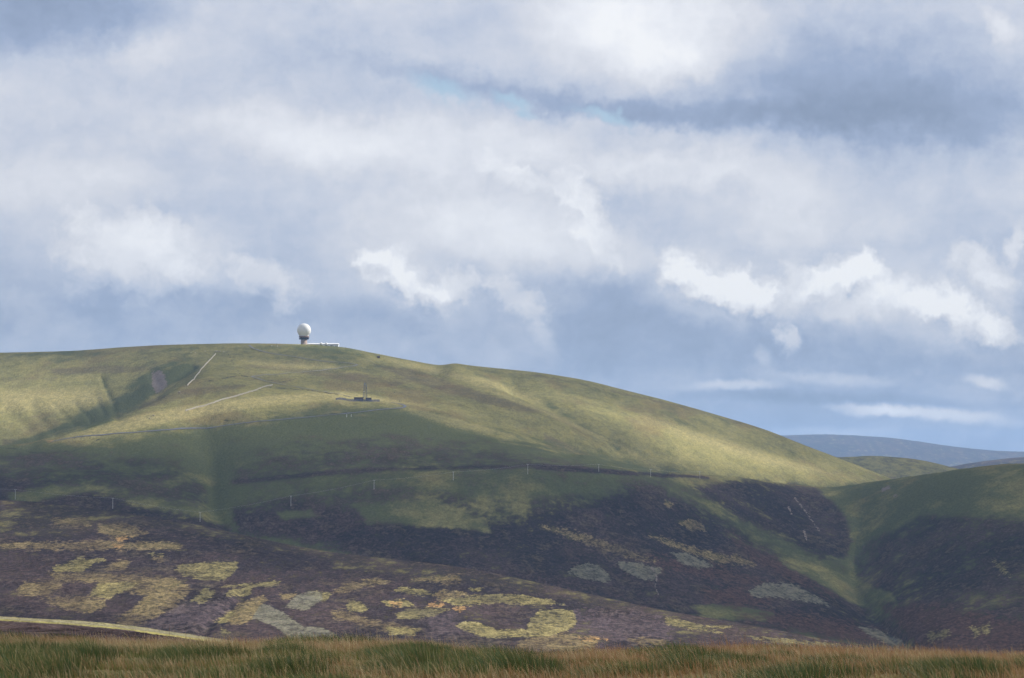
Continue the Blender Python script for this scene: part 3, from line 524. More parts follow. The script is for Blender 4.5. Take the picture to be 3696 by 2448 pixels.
# straw coloured flowering stems, thickest along the brow
x, y, px = field(135000, 44, 100); keep = rng.random(len(x)) < np.clip(.36 + .95 * sm(y, 68, 86) - .45 * rushy(x, y), .05, 1)
x, y, px = x[keep], y[keep], px[keep]; n = len(x)
h = rng.uniform(.2, .42, n) * (1 + .25 * fbm(x, y, 2.0, 2)); h *= np.where(rng.random(n) < .05, 1.6, 1)
red = (fbm(x, y, 4.0, 3) + .5 * sm(px, 900, 2400) + rng.normal(0, .3, n) > .2)[:, None]
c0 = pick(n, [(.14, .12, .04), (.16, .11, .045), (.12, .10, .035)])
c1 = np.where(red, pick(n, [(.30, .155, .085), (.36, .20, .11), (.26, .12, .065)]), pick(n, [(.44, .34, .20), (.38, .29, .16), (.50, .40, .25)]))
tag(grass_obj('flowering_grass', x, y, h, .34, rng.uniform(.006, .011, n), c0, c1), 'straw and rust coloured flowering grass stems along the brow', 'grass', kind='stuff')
# rush clumps
def rush_clump(name, cx, cy, rad, hgt, nb, dark=1.0):
    a = rng.uniform(0, 2 * math.pi, nb); q = rad * np.sqrt(rng.random(nb))
    x = cx + q * np.cos(a) * 1.25; y = cy + q * np.sin(a) * 1.5; z = mead_z(x, y) - .03
    h = hgt * (1 - .45 * (q / rad) ** 2) * rng.uniform(.65, 1.1, nb)
    ox = np.cos(a) * q / rad * .75 - .45; oy = np.sin(a) * q / rad * .5
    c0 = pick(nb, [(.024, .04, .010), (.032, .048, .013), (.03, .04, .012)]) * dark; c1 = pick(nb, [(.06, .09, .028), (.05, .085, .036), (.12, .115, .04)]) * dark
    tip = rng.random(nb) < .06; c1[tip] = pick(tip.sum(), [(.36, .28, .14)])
    V, Fq, C = blades(x, y, z, h, np.arctan2(oy, ox) + rng.normal(0, .25, nb), np.clip(np.hypot(ox, oy) * rng.uniform(.5, 1.1, nb), .1, 1.2), rng.uniform(.008, .015, nb), c0, c1)
    return V, Fq, C
def at_px(px, y): return (px - CX) / F * y, y
named = [(1000, 2440, 52, .75, .62, 'dark green rush clump at bottom edge left of centre'), (1850, 2420, 56, .8, .72, 'broad dark green rush clump at bottom centre of meadow'),
 (1480, 2400, 58, .7, .66, 'bluish green rush clump just left of the broad central one'), (1010, 2330, 72, .55, .5, 'green rush clump on the brow right of the grassy bank'),
 (640, 2330, 72, .5, .55, 'small dark rush clump below the end of the grassy bank'), (280, 2340, 66, .75, .6, 'wide rush clump below the grassy bank near left edge'),
 (1520, 2330, 78, .6, .4, 'low rush clump on the brow near the centre'), (2620, 2390, 66, .7, .5, 'long low rush clump right of centre in red grass'),
 (2800, 2360, 76, .5, .42, 'green rush clump on the brow right of centre'), (3450, 2430, 56, .8, .6, 'dark rush clump near the bottom right corner')]
for (px, py, y, rad, hgt, lab) in named:
    xx, yy = at_px(px, y); V, Fq, C = rush_clump('rush_clump', xx, yy, rad, hgt, int(2600 * rad))
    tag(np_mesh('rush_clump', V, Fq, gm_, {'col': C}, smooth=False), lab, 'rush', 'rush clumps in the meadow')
Vs, Fs, Cs, off = [], [], [], 0
for i in range(240):
    xx, yy, pp = field(1, 42, 94); xx, yy, pp = xx[0], yy[0], pp[0]
    if rng.random() > .35 + .65 * (1 - pp / 3696) or (yy > 76 and rng.random() < .65): continue
    rad = rng.uniform(.35, 1.0); V, Fq, C = rush_clump('r', xx, yy, rad, rng.uniform(.3, .62), int(1050 * rad), rng.uniform(.8, 1.25))
    Vs.append(V); Fs.append(Fq + off); Cs.append(C); off += len(V)
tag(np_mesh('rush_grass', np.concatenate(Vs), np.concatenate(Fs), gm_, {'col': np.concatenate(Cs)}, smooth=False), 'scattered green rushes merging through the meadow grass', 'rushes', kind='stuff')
# tufts along the bank's edge, straw made paler for sun on the crest
x = rng.uniform(-46, -26.5, 9000); px_e = np.linspace(-300, 800, 60); ex, ey, ez = P(px_e, pchip([-700,0,200,400,650,900,1500], [2165,2228,2240,2256,2289,2328,2470], px_e), pchip([-700,0,400,650,900,1500],[250,250,248,245,243,240], px_e))
x = rng.uniform(ex[0], ex[-1], 9000); yb = np.interp(x, ex, ey) + rng.uniform(-3, 3, 9000); zb = np.interp(x, ex, ez) - np.abs(yb - np.interp(x, ex, ey)) * .03 - .15
c0 = pick(9000, [(.24, .2, .1)]); c1 = pick(9000, [(.46, .40, .27), (.4, .34, .22)])
tag(grass_obj('bank_grass', x, yb, rng.uniform(.1, .26, 9000), .5, rng.uniform(.02, .04, 9000), c0, c1, z=zb), 'pale straw grass fringe, brightened as if in sun, along the crest of the left bank', 'grass', kind='stuff')

# ------------------------------------------------------------------ placing things on the ground
bpy.context.view_layer.update()
TERR = [nearm, hill]
def hit(px, py, objs=TERR):
    x, y, z = (float(c) for c in ray(px, py)); d = Vector((x, y, z)).normalized(); best = None
    for o in objs:
        ok, loc, nrm, _ = o.ray_cast(Vector((0, 0, 0)) + d * 100, d)
        if ok and (best is None or loc.length < best.length): best = loc.copy()
    return best
def drop(x, y, objs=TERR):
    best = None
    for o in objs:
        ok, loc, nrm, _ = o.ray_cast(Vector((x, y, 900)), Vector((0, 0, -1)))
        if ok and (best is None or loc.z > best): best = loc.z
    return best

class MB:
    def __init__(s): s.v, s.f = [], []
    def poly(s, vs, fs): o = len(s.v); s.v += [tuple(v) for v in vs]; s.f += [tuple(i + o for i in f) for f in fs]; return s
    def box(s, x0, x1, y0, y1, z0, z1):
        return s.poly([(x0,y0,z0),(x1,y0,z0),(x1,y1,z0),(x0,y1,z0),(x0,y0,z1),(x1,y0,z1),(x1,y1,z1),(x0,y1,z1)], [(0,3,2,1),(4,5,6,7),(0,1,5,4),(1,2,6,5),(2,3,7,6),(3,0,4,7)])
    def bar(s, a, b, r0, r1=None, n=6):
        a, b = Vector(a), Vector(b); d = (b - a).normalized(); r1 = r0 if r1 is None else r1
        u = d.orthogonal().normalized(); w = d.cross(u); vs = []
        for p, r in ((a, r0), (b, r1)):
            for i in range(n):
                t = 2 * math.pi * i / n; vs.append(p + u * r * math.cos(t) + w * r * math.sin(t))
        return s.poly(vs, [(i, (i + 1) % n, n + (i + 1) % n, n + i) for i in range(n)] + [tuple(reversed(range(n))), tuple(range(n, 2 * n))])
    def lathe(s, prof, n=40, c=(0, 0)):
        vs = [(c[0] + r * math.cos(2*math.pi*i/n), c[1] + r * math.sin(2*math.pi*i/n), z) for r, z in prof for i in range(n)]
        fs = [(k*n+i, k*n+(i+1) % n, (k+1)*n+(i+1) % n, (k+1)*n+i) for k in range(len(prof)-1) for i in range(n)]
        return s.poly(vs, fs + [tuple(reversed(range(n))), tuple((len(prof)-1)*n + i for i in range(n))])
    def build(s, name, mat, parent=None, smooth=False):
        me = bpy.data.meshes.new(name); me.from_pydata(s.v, [], s.f); me.materials.append(mat)
        if smooth: me.polygons.foreach_set('use_smooth', [len(p.vertices) == 4 for p in me.polygons])
        me.update(); o = bpy.data.objects.new(name, me); COL.objects.link(o); o.parent = parent; return o
def empty(name, loc, rz=0.0):
    o = bpy.data.objects.new(name, None); COL.objects.link(o); o.location = loc; o.rotation_euler = (0, 0, rz); return o

white = plain('white_shell', (.80, .80, .79), .5, .04, .5); concrete = plain('concrete', (.36, .29, .25), .9, .15, .7); rustm = plain('rusty_deck', (.22, .14, .11), .8, .2, .6)
darkm = plain('dark_steel', (.06, .065, .085), .6, .2, .8); steel = plain('grey_steel', (.16, .18, .22), .5, .15, .8, .3); wallw = plain('white_cladding', (.72, .74, .78), .6, .05, .4)
roofw = plain('pale_roof', (.82, .83, .85), .45, .04, .4); glassm = plain('dark_glazing', (.03, .035, .045), .2, .1, .8); timber = plain('weathered_timber', (.40, .37, .33), .9, .2, 1.5)
stonem = plain('pale_stone', (.42, .38, .31), .95, .25, .9); brown = plain('brown_timber', (.17, .085, .06), .9, .2, .9); palis = plain('palisade_steel', (.10, .105, .145), .6, .15, .5); hutm = plain('brown_brick', (.13, .10, .11), .9, .2, .7)
tarm = plain('road_tarmac', (.13, .14, .17), .8, .15, .2); gravel = plain('road_gravel', (.19, .18, .155), .9, .2, .3); wool = plain('sheep_wool', (.68, .65, .58), 1.0, .1, 3.0)

# radar tower
d0 = 4085; bx, by, bz = (float(c) for c in P(1097.2, 1245.6, d0)); gz = drop(bx, by); S0 = d0 / F
T = tag(empty('radar_tower', (bx, by, gz)), 'white radar dome on a stout round concrete tower on the summit', 'radar tower')
base = bz - gz
def hz_(py): return (1245.6 - py) * S0 + base
R = 24.9 * S0; zc_ = hz_(1192.7)
MB().lathe([(5.0, -2), (5.0, .4), (4.6, .5), (4.5, hz_(1224))], 40).build('tower_column', concrete, T, True)
m = MB().lathe([(4.5, hz_(1226)), (6.0, hz_(1225)), (6.05, hz_(1219.6)), (4.9, hz_(1219.4))], 40); eq = m.build('equipment_ring', darkm, T, True)
for i in range(12):
    a = i * math.pi / 6; MB().lathe([(.55, -.9), (.55, .9)], 10, (0, 0)).build('antenna_drum', darkm, eq).location = (6.5 * math.cos(a), 6.5 * math.sin(a), hz_(1223.0) + .5 * math.sin(a * 3))
MB().lathe([(5.2, hz_(1219.5)), (7.3, hz_(1218.5)), (7.4, hz_(1214.6)), (7.0, hz_(1214.4))], 40).build('deck', rustm, T, True)
rail = MB()
for i in range(20):
    a = 2 * math.pi * i / 20; b_ = 2 * math.pi * (i + 1) / 20; z0 = hz_(1214.5); p = lambda t, z: (7.3 * math.cos(t), 7.3 * math.sin(t), z)
    rail.bar(p(a, z0), p(a, z0 + 1.1), .04, n=4); rail.bar(p(a, z0 + 1.1), p(b_, z0 + 1.1), .04, n=4)
rail.build('railing', rustm, T)
pr = [(6.85, hz_(1214.4)), (6.85, hz_(1211.5))]
a0 = -math.acos(6.95 / R)
pr += [(R * math.cos(a0 + (math.pi / 2 - a0) * i / 26), zc_ + R * math.sin(a0 + (math.pi / 2 - a0) * i / 26)) for i in range(27)]
pr[-1] = (.02, pr[-1][1]); dome = MB().lathe(pr, 48).build('dome', white, T, True)
seam = MB()
for k in range(12):
    a = 2 * math.pi * k / 12
    for i in range(14):
        q0 = a0 + (math.pi / 2 - a0) * i / 14; q1 = a0 + (math.pi / 2 - a0) * (i + 1) / 14; g = lambda q: (1.001 * R * math.cos(q) * math.cos(a), 1.001 * R * math.cos(q) * math.sin(a), zc_ + 1.001 * R * math.sin(q))
        seam.bar(g(q0), g(q1), .035, n=4)
seam.build('panel_seam', white, dome)

# station building
db = 4098; S1 = db / F; lx, ly, lz = (float(c) for c in P(1111, 1243.0, db)); rx_, ry_, rz_ = (float(c) for c in P(1222, 1253.8, db))
top_z = float(P(1222, 1242.6, db)[2]); blen = rx_ - lx; g0 = min(drop(lx, ly), drop(rx_, ry_)); h1 = top_z - g0
B_ = tag(empty('station_building', ((lx + rx_) / 2, ly, g0), -.01), 'long low white building beside the radar tower on the summit', 'building')
hx = blen / 2
MB().box(-hx, hx, 0, 12, -1.5, h1 - .5).build('wall', wallw, B_)
rf = MB(); zt = h1 - .5
rf.poly([(-hx-.4,-.5,zt),(hx+.4,-.5,zt),(hx+.4,12.5,zt),(-hx-.4,12.5,zt),(-hx-.4,-.5,zt+.75),(hx+.4,-.5,zt+.75),(hx+.4,6,zt+2.0),(-hx-.4,6,zt+2.0),(hx+.4,12.5,zt+.75),(-hx-.4,12.5,zt+.75)],
        [(0,3,2,1),(0,1,5,4),(4,5,6,7),(7,6,8,9),(2,3,9,8),(1,2,8,6,5),(0,4,7,9,3)])
rf.build('roof', roofw, B_)
bxp = lambda cx: (1000 + cx / 7.84 - 1166.5) * S1
for cx0, cx1, zA, zB, nm in [(1505, 1580, -.2, 2.7, 'garage_door'), (1592, 1616, .9, 2.1, 'window'), (1645, 1662, -.2, 2.3, 'door'), (1688, 1712, .9, 2.1, 'window'), (1330, 1350, 1.2, 2.3, 'window'), (1100, 1125, 1.6, 2.5, 'window')]:
    zo = h1 - 4.6
    w = MB().box(bxp(cx0), bxp(cx1), -.06, .05, zA + zo, zB + zo).build(nm, glassm, B_)
    fr = MB(); x0, x1 = bxp(cx0), bxp(cx1)
    for q in ((x0 - .12, x0, zA + zo - .1, zB + zo + .12), (x1, x1 + .12, zA + zo - .1, zB + zo + .12)): fr.box(q[0], q[1], -.1, .02, q[2], q[3])
    fr.box(x0, x1, -.1, .02, zB + zo, zB + zo + .12); fr.build('frame', wallw, w)

def small_dome(cxp, cyp, rp, botp, label):
    d = 4088; s = d / F; px = 1000 + cxp / 7.84; x, y, z = (float(c) for c in P(px, 1120 + cyp / 7.84, d)); g = drop(x, y)
    o = tag(empty('small_radar_dome', (x, y, g)), label, 'radar dome', 'small domes in front of the white building'); r = rp / 7.84 * s; zc = z - g
    MB().lathe([(r * .95, -.5), (r * .95, zc - r * .75), (r * .7, zc - r * .7)], 20).build('pedestal', darkm, o, True)
    q0 = -math.acos(.7)
    MB().lathe([(r * math.cos(q0 + (math.pi/2 - q0) * i / 14) + .005, zc + r * math.sin(q0 + (math.pi/2 - q0) * i / 14)) for i in range(15)], 28).build('dome', white, o, True)
small_dome(1247, 950, 38, 990, 'small white dome in front of the building, nearer the tower')
small_dome(1396, 958, 38, 1005, 'small white dome in front of the building, farther from the tower')
def post(px, py, hpx, label, r=.22, mat=timber):
    p = hit(px, py) or Vector(P(px, py, 4080)); g = drop(p.x, p.y) or p.z; h = max(1.2, hpx * p.length / F)
    o = tag(empty('marker_post', (p.x, p.y, g)), label, 'post'); MB().bar((0, 0, -.5), (0, 0, h), r, r * .85, 8).build('shaft', mat, o); MB().lathe([(r * 1.4, h - .02), (r * 1.4, h + .2), (.05, h + .35)], 8).build('cap', mat, o)
post(1247.4, 1259, 5, 'short dark post on the skyline right of the white building', .25, darkm)
post(997.6, 1245.5, 6, 'dark post on the skyline left of the radar tower', .22, darkm)
post(1251, 1506, 8, 'white marker post below the narrow road, left of a pair', .3, white)
post(1268, 1505, 8, 'white marker post below the narrow road, right of a pair', .3, white)

# brown hut
p = hit(1366, 1292); s = p.length / F
o = tag(empty('timber_hut', (p.x, p.y, drop(p.x, p.y) - .3), .3), 'small reddish brown hut on the slope right of the summit', 'hut')
MB().box(-1.9, 1.9, -1.3, 1.3, 0, 2.2).build('wall', brown, o); MB().poly([(-2.1,-1.5,2.2),(2.1,-1.5,2.2),(2.1,1.5,2.2),(-2.1,1.5,2.2),(-2.1,0,2.9),(2.1,0,2.9)], [(0,3,2,1),(0,1,5,4),(2,3,4,5),(1,2,5),(3,0,4)]).build('roof', darkm, o)
MB().box(-.4, .4, -1.36, -1.28, 0, 1.8).build('door', darkm, o)

# mast compound
def mast():
    p = hit(1318, 1447); g = drop(p.x, p.y); s = p.length / F; H = (1447 - 1382) * s
    o = tag(empty('lattice_mast', (p.x, p.y, g - .3), .35), 'grey steel lattice mast inside the fenced compound', 'mast')
    w0, w1 = 2.2, 1.05; leg = lambda i, t: Vector(((1 if i in (0, 3) else -1) * (w0 + (w1 - w0) * t), (1 if i < 2 else -1) * (w0 + (w1 - w0) * t), H * t))
    for i in range(4): MB().bar(leg(i, 0), leg(i, 1), .13, .10, 6).build('leg', steel, o)
    for k in range(9):
        t0, t1 = k / 9, (k + 1) / 9; m = MB()
        for i in range(4):
            j = (i + 1) % 4; m.bar(leg(i, t0), leg(j, t1), .055, n=4); m.bar(leg(j, t0), leg(i, t1), .055, n=4); m.bar(leg(i, t1), leg(j, t1), .06, n=4)
        m.build('bracing', steel, o)
    for (zz_, dx, r, mt) in [(.93, -1.2, .8, steel), (.84, 1.2, .7, steel), (.52, -1.9, .5, white), (.72, 1.3, .6, darkm)]:
        MB().lathe([(r * .2, -.3), (r * .8, -.1), (r, .25), (r * .95, .3)], 18).build('dish_antenna', mt, o, True)
        ob = COL.objects[-1]; ob.location = (dx, -1.3, H * zz_); ob.rotation_euler = (math.pi / 2, 0, .3)
    for dx in (-.7, 0, .8): MB().bar((dx, 0, H * .97), (dx, 0, H + 2.0), .07, n=5).build('whip_antenna', steel, o)
    return p, s
pm, sm_ = mast()
def shed(px0, px1, pyb, h, label, dy=0):
    a = hit(px0, pyb); b_ = hit(px1, pyb); c = (a + b_) / 2; w = (px1 - px0) * c.length / F / 2; g = drop(c.x, c.y + dy)
    o = tag(empty('equipment_hut', (c.x, c.y + dy, g - .4), .05), label, 'hut'); MB().box(-w, w, -2, 2, 0, h + .4).build('wall', hutm, o); MB().box(-w - .3, w + .3, -2.3, 2.3, h + .4, h + .9).build('roof', darkm, o)
    MB().box(-.5, .5, -2.07, -1.98, .3, 2.3).build('door', palis, o)
shed(1277, 1310, 1448, 3.4, 'larger dark hut behind the compound fence, left of the mast', 5); shed(1319, 1340, 1449, 3.0, 'smaller dark hut behind the compound fence, right of the mast', 5)
def fence_panel_mesh(L_):
    m = MB(); n = int(L_ / .3)
    for i in range(n): m.box(i * L_ / n, i * L_ / n + .17, -.02, .02, 0.05, 2.4)
    m.box(0, L_, .02, .07, .5, .6).box(0, L_, .02, .07, 1.9, 2.0)
    return m
def palisade(pts, label):
    P3 = [hit(x, y) for x, y in pts]; o = tag(empty('palisade_fence', P3[0]), label, 'fence'); me = None
    for a, b_ in zip(P3[:-1], P3[1:]):
        n = max(1, round((b_ - a).length / 3.0)); q = (b_ - a) / n
        for i in range(n):
            s_ = a + q * i; e = a + q * (i + 1); zs, ze = drop(s_.x, s_.y), drop(e.x, e.y); ln = math.hypot(e.x - s_.x, e.y - s_.y)
            if me is None: ob = fence_panel_mesh(3.0).build('fence_panel', palis, o); me = ob.data
            else: ob = bpy.data.objects.new('fence_panel', me); COL.objects.link(ob); ob.parent = o
            ob.location = Vector((s_.x, s_.y, min(zs, ze) - .1)) - o.location; ob.rotation_euler = (0, 0, math.atan2(e.y - s_.y, e.x - s_.x)); ob.scale = (ln / 3.0, 1, 1.05)
            MB().box(-.07, .07, -.07, .07, -.4, 2.6).build('post', palis, o).location = Vector((s_.x, s_.y, min(zs, ze))) - o.location
palisade([(1212, 1444), (1250, 1446), (1290, 1449), (1330, 1450), (1371, 1450)], 'bluish grey palisade fence round the mast compound')

# snow fence, stone wall
def runner(pts, step):
    P3 = [hit(x, y) for x, y in pts]; out = []
    for a, b_ in zip(P3[:-1], P3[1:]):
        n = max(1, int((b_ - a).length / step))
        out += [a.lerp(b_, i / n) for i in range(n)]
    out.append(P3[-1]); return [Vector((v.x, v.y, drop(v.x, v.y))) for v in out]
pts = runner(c2([(285, 672), (400, 640), (520, 607), (760, 535), (900, 492), (1028, 455)]), 3.0)
o = tag(empty('snow_fence', pts[0]), 'long straight pale board fence crossing the grassy hillside', 'fence'); pm_ = None
for i, v in enumerate(pts):
    if pm_ is None: ob = MB().box(-.12, .12, -.12, .12, -.5, 1.6).build('post', timber, o); pm_ = ob.data
    else: ob = bpy.data.objects.new('post', pm_); COL.objects.link(ob); ob.parent = o
    ob.location = v - o.location
    if i + 1 < len(pts):
        w = pts[i + 1]; m = MB(); dv = w - v; side = Vector((dv.y, -dv.x, 0)).normalized() * .14
        for zz_ in (.25, .65, 1.05, 1.42):
            a, b_ = v - o.location + side, w - o.location + side
            m.poly([a + Vector((0,0,zz_-.13)), b_ + Vector((0,0,zz_-.13)), b_ + Vector((0,0,zz_+.13)), a + Vector((0,0,zz_+.13)), a - side*.3 + Vector((0,0,zz_-.13)), b_ - side*.3 + Vector((0,0,zz_-.13)), b_ - side*.3 + Vector((0,0,zz_+.13)), a - side*.3 + Vector((0,0,zz_+.13))], [(0,1,2,3),(7,6,5,4),(3,2,6,7),(0,4,5,1)])
        m.build('board_bay', timber, o)
pts = runner(c2([(298, 458), (330, 425), (365, 385), (395, 350), (412, 325), (440, 295), (468, 262), (490, 238), (520, 208), (540, 186)]), 1.6)
wv, wf = [], []
for i, v in enumerate(pts):
    d = (pts[min(i+1, len(pts)-1)] - pts[max(i-1, 0)]); s_ = Vector((d.y, -d.x, 0)).normalized(); hgt = 1.25 + random.uniform(-.2, .25); wd = .55 + random.uniform(-.06, .06)
    wv += [v - s_ * wd - Vector((0,0,.4)), v - s_ * wd * .6 + Vector((0,0,hgt)), v + s_ * wd * .6 + Vector((0,0,hgt + random.uniform(-.1,.1))), v + s_ * wd - Vector((0,0,.4))]
for i in range(len(pts) - 1):
    for k in range(3): wf.append((4*i+k, 4*i+k+1, 4*i+k+5, 4*i+k+4))
wf += [(0, 1, 2, 3), tuple(4 * (len(pts) - 1) + k for k in (3, 2, 1, 0))]
tag(MB().poly(wv, wf).build('stone_wall', stonem), 'pale drystone wall running down the slope beside the scree gully', 'wall')

# roads
def road(pts, width, name, mat=tarm):
    dense = runner(pts, 4.0); xs = [Vector(v) for v in dense]
    for _ in range(6): xs = [xs[0]] + [(xs[i-1] + xs[i] * 2 + xs[i+1]) / 4 for i in range(1, len(xs) - 1)] + [xs[-1]]
    vs, fs = [], []
    for i, v in enumerate(xs):
        d = xs[min(i+1, len(xs)-1)] - xs[max(i-1, 0)]; s_ = Vector((d.y, -d.x, 0)).normalized() * width / 2
        for q in (v - s_, v, v + s_): vs.append(Vector((q.x, q.y, drop(q.x, q.y) + .35)))
    zs = [v.z for v in vs]
    for i in range(1, len(xs) - 1):
        for k in range(3): vs[3*i+k].z = (zs[3*(i-1)+k] + 2 * zs[3*i+k] + zs[3*(i+1)+k]) / 4 + .15
    for i in range(len(xs) - 1):
        for k in range(2): fs.append((3*i+k, 3*i+k+1, 3*i+k+4, 3*i+k+3))
    return tag(MB().poly(vs, fs).build(name, mat, None, True), kind='structure')
road(c2([(2040, 600), (2100, 608), (2150, 622), (2165, 635), (2140, 648), (2060, 655), (1900, 668), (1760, 685), (1560, 705), (1300, 730), (1000, 757), (700, 790), (400, 815), (100, 838), (0, 846)]) + c4([(1100, 862), (800, 885), (600, 905), (440, 935)]), 3.4, 'hill_road')
road(c2([(825, 108), (860, 140), (960, 170), (1080, 190), (1200, 207), (1330, 232), (1500, 252), (1680, 265), (1765, 275), (1740, 288), (1600, 305), (1400, 332), (1200, 348), (1000, 362), (880, 374), (835, 380), (900, 395), (1000, 425), (1120, 450), (1300, 480), (1480, 510), (1620, 538), (1700, 552)]), 3.4, 'upper_road', gravel)

# boulders and rock pile
def boulder_mesh(seed):
    import bmesh
    bm = bmesh.new(); bmesh.ops.create_icosphere(bm, subdivisions=2, radius=1); r = random.Random(seed)
    ax = [Vector((r.uniform(-1, 1), r.uniform(-1, 1), r.uniform(-1, 1))).normalized() for _ in range(7)]
    for v in bm.verts:
        k = 1.0
        for a in ax: k = min(k, .72 / max(.72, v.co.normalized().dot(a)))
        v.co = Vector((v.co.x * k * 1.2, v.co.y * k, v.co.z * k * .75))
    me = bpy.data.meshes.new('boulder'); bm.to_mesh(me); bm.free(); me.materials.append(stonem); return me
def boulder(px, py, r, label):
    p = hit(px, py); ob = bpy.data.objects.new('boulder', boulder_mesh(int(px))); COL.objects.link(ob); ob.location = (p.x, p.y, drop(p.x, p.y) + r * .3); ob.scale = (r, r, r); tag(ob, label, 'boulder')
boulder(647, 1417, 1.3, 'pale boulder in line below the foot of the stone wall'); boulder(554, 1501, 1.1, 'pale boulder left of the snow fence, upper of a pair'); boulder(541, 1511, .9, 'pale boulder left of the snow fence, lower of a pair')
p = hit(786, 1269); rp = tag(empty('rock_pile', (p.x, p.y, drop(p.x, p.y))), 'heap of grey rocks at the top of the stone wall', 'rock pile'); bmm = [boulder_mesh(i) for i in range(4)]
for i in range(14):
    ob = bpy.data.objects.new('rock', bmm[i % 4]); COL.objects.link(ob); ob.parent = rp; xx, yy = random.uniform(-4, 4), random.uniform(-2, 2); r = random.uniform(.5, 1.0)
    ob.location = (xx, yy, drop(p.x + xx, p.y + yy) - rp.location.z + r * .35); ob.scale = (r, r, r); ob.rotation_euler = (0, 0, random.uniform(0, 6))

# sheep: one skinned body each
def sheep_mesh():
    vs = [(0,0,.62),(.32,0,.66),(.55,0,.78),(.74,0,.80),(-.38,0,.64),(.25,.13,.36),(.25,.13,.02),(.25,-.13,.36),(.25,-.13,.02),(-.34,.13,.38),(-.36,.13,.02),(-.34,-.13,.38),(-.36,-.13,.02),(-.55,0,.58)]
    es = [(0,1),(1,2),(2,3),(0,4),(1,5),(5,6),(1,7),(7,8),(4,9),(9,10),(4,11),(11,12),(4,13)]
    rad = [.30,.27,.14,.09,.29,.08,.045,.08,.045,.09,.045,.09,.045,.06]
    me = bpy.data.meshes.new('sheep'); me.from_pydata(vs, es, []); o = bpy.data.objects.new('sheep_src', me); COL.objects.link(o)
    o.modifiers.new('skin', 'SKIN'); o.modifiers.new('sub', 'SUBSURF').levels = 1
    for i, sv in enumerate(me.skin_vertices[0].data): sv.radius = (rad[i], rad[i]); sv.use_root = (i == 0)
    bpy.context.view_layer.update(); ev = o.evaluated_get(bpy.context.evaluated_depsgraph_get()); m2 = bpy.data.meshes.new_from_object(ev); m2.name = 'sheep'
    bpy.data.objects.remove(o); m2.materials.clear(); m2.materials.append(wool); m2.polygons.foreach_set('use_smooth', [True] * len(m2.polygons)); return m2
shm = sheep_mesh()
for px, py, rz, lab in [(689, 1275, .4, 'leftmost white sheep grazing left of the rock pile'), (704, 1274, 2.8, 'second white sheep from the left near the rock pile'), (740, 1269, 3.3, 'white sheep just left of the rock pile'), (807, 1272, .2, 'white sheep just right of the rock pile'), (981, 1250, 3.0, 'white sheep on the summit turf, left of a pair'), (1001, 1251, .3, 'white sheep on the summit turf, right of a pair')]:
    p = hit(px, py); ob = bpy.data.objects.new('sheep', shm); COL.objects.link(ob); ob.location = (p.x, p.y, drop(p.x, p.y)); ob.rotation_euler = (0, 0, rz); ob.scale = (1.15,) * 3; tag(ob, lab, 'sheep', 'sheep on the upper hill')

# telegraph poles and wires
poles = [(-330, 1776, 34), (55, 1803, 36), (407, 1836, 38), (722, 1884, 35), (1050, 1827, 37), (1350, 1767, 34), (1636, 1734, 31), (1905, 1712, 36), (2161, 1702, 25), (2348, 1723, 29), (2526, 1728, 26)]
plabels = [None, 'leftmost telegraph pole, on the brow near the left edge', 'second telegraph pole from the left, on the near moor brow', 'third telegraph pole from the left, left of the green gully', 'first telegraph pole right of the green gully', 'second telegraph pole right of the green gully', 'pale short telegraph pole midway along the line on the grass', 'tall pale telegraph pole at the top of the dark spur', 'short telegraph pole against the brown slope, third from the right end', 'telegraph pole second from the right end of the line', 'rightmost telegraph pole, near the saddle below the lit flank']
tops = []; polem = plain('pole_wood', (.58, .56, .53), .85, .12, 2.0)
for (px, py, hp), lab in zip(poles, plabels):
    p = hit(px, py); h = max(7.0, hp * p.length / F); g = drop(p.x, p.y)
    if lab:
        o = tag(empty('telegraph_pole', (p.x, p.y, g)), lab, 'telegraph pole', 'telegraph poles across the hillside')
        MB().bar((0, 0, -1), (0, 0, h), .20, .14, 8).build('shaft', polem, o)
        MB().box(-.95, .95, -.08, .08, h - .45, h - .25).build('crossarm', polem, o)
        for dx in (-.85, .85): MB().lathe([(.05, h - .25), (.11, h - .12), (.05, h + .02)], 8, (dx, 0)).build('insulator', white, o)
    else:
        o = tag(empty('telegraph_pole', (p.x, p.y, g)), 'telegraph pole beyond the left edge of the view', 'telegraph pole', 'telegraph poles across the hillside'); MB().bar((0, 0, -1), (0, 0, h), .24, .17, 8).build('shaft', polem, o); MB().box(-.95, .95, -.08, .08, h - .45, h - .25).build('crossarm', polem, o)
    tops.append(Vector((p.x, p.y, g + h)))
wirem = plain('wire', (.45, .45, .46), .5, .05, 1.0, .3)
for dx, lab in ((-.85, 'thin overhead wire along the left ends of the pole crossarms'), (.85, 'thin overhead wire along the right ends of the pole crossarms')):
    m = MB()
    for a, b_ in zip(tops[:-1], tops[1:]):
        q = [a.lerp(b_, i / 8) + Vector((dx, 0, -4 * 1.3 * (i / 8) * (1 - i / 8))) for i in range(9)]
        for u_, v_ in zip(q[:-1], q[1:]): m.bar(u_, v_, .025, n=4)
    tag(m.build('overhead_wire', wirem), lab, 'wire')

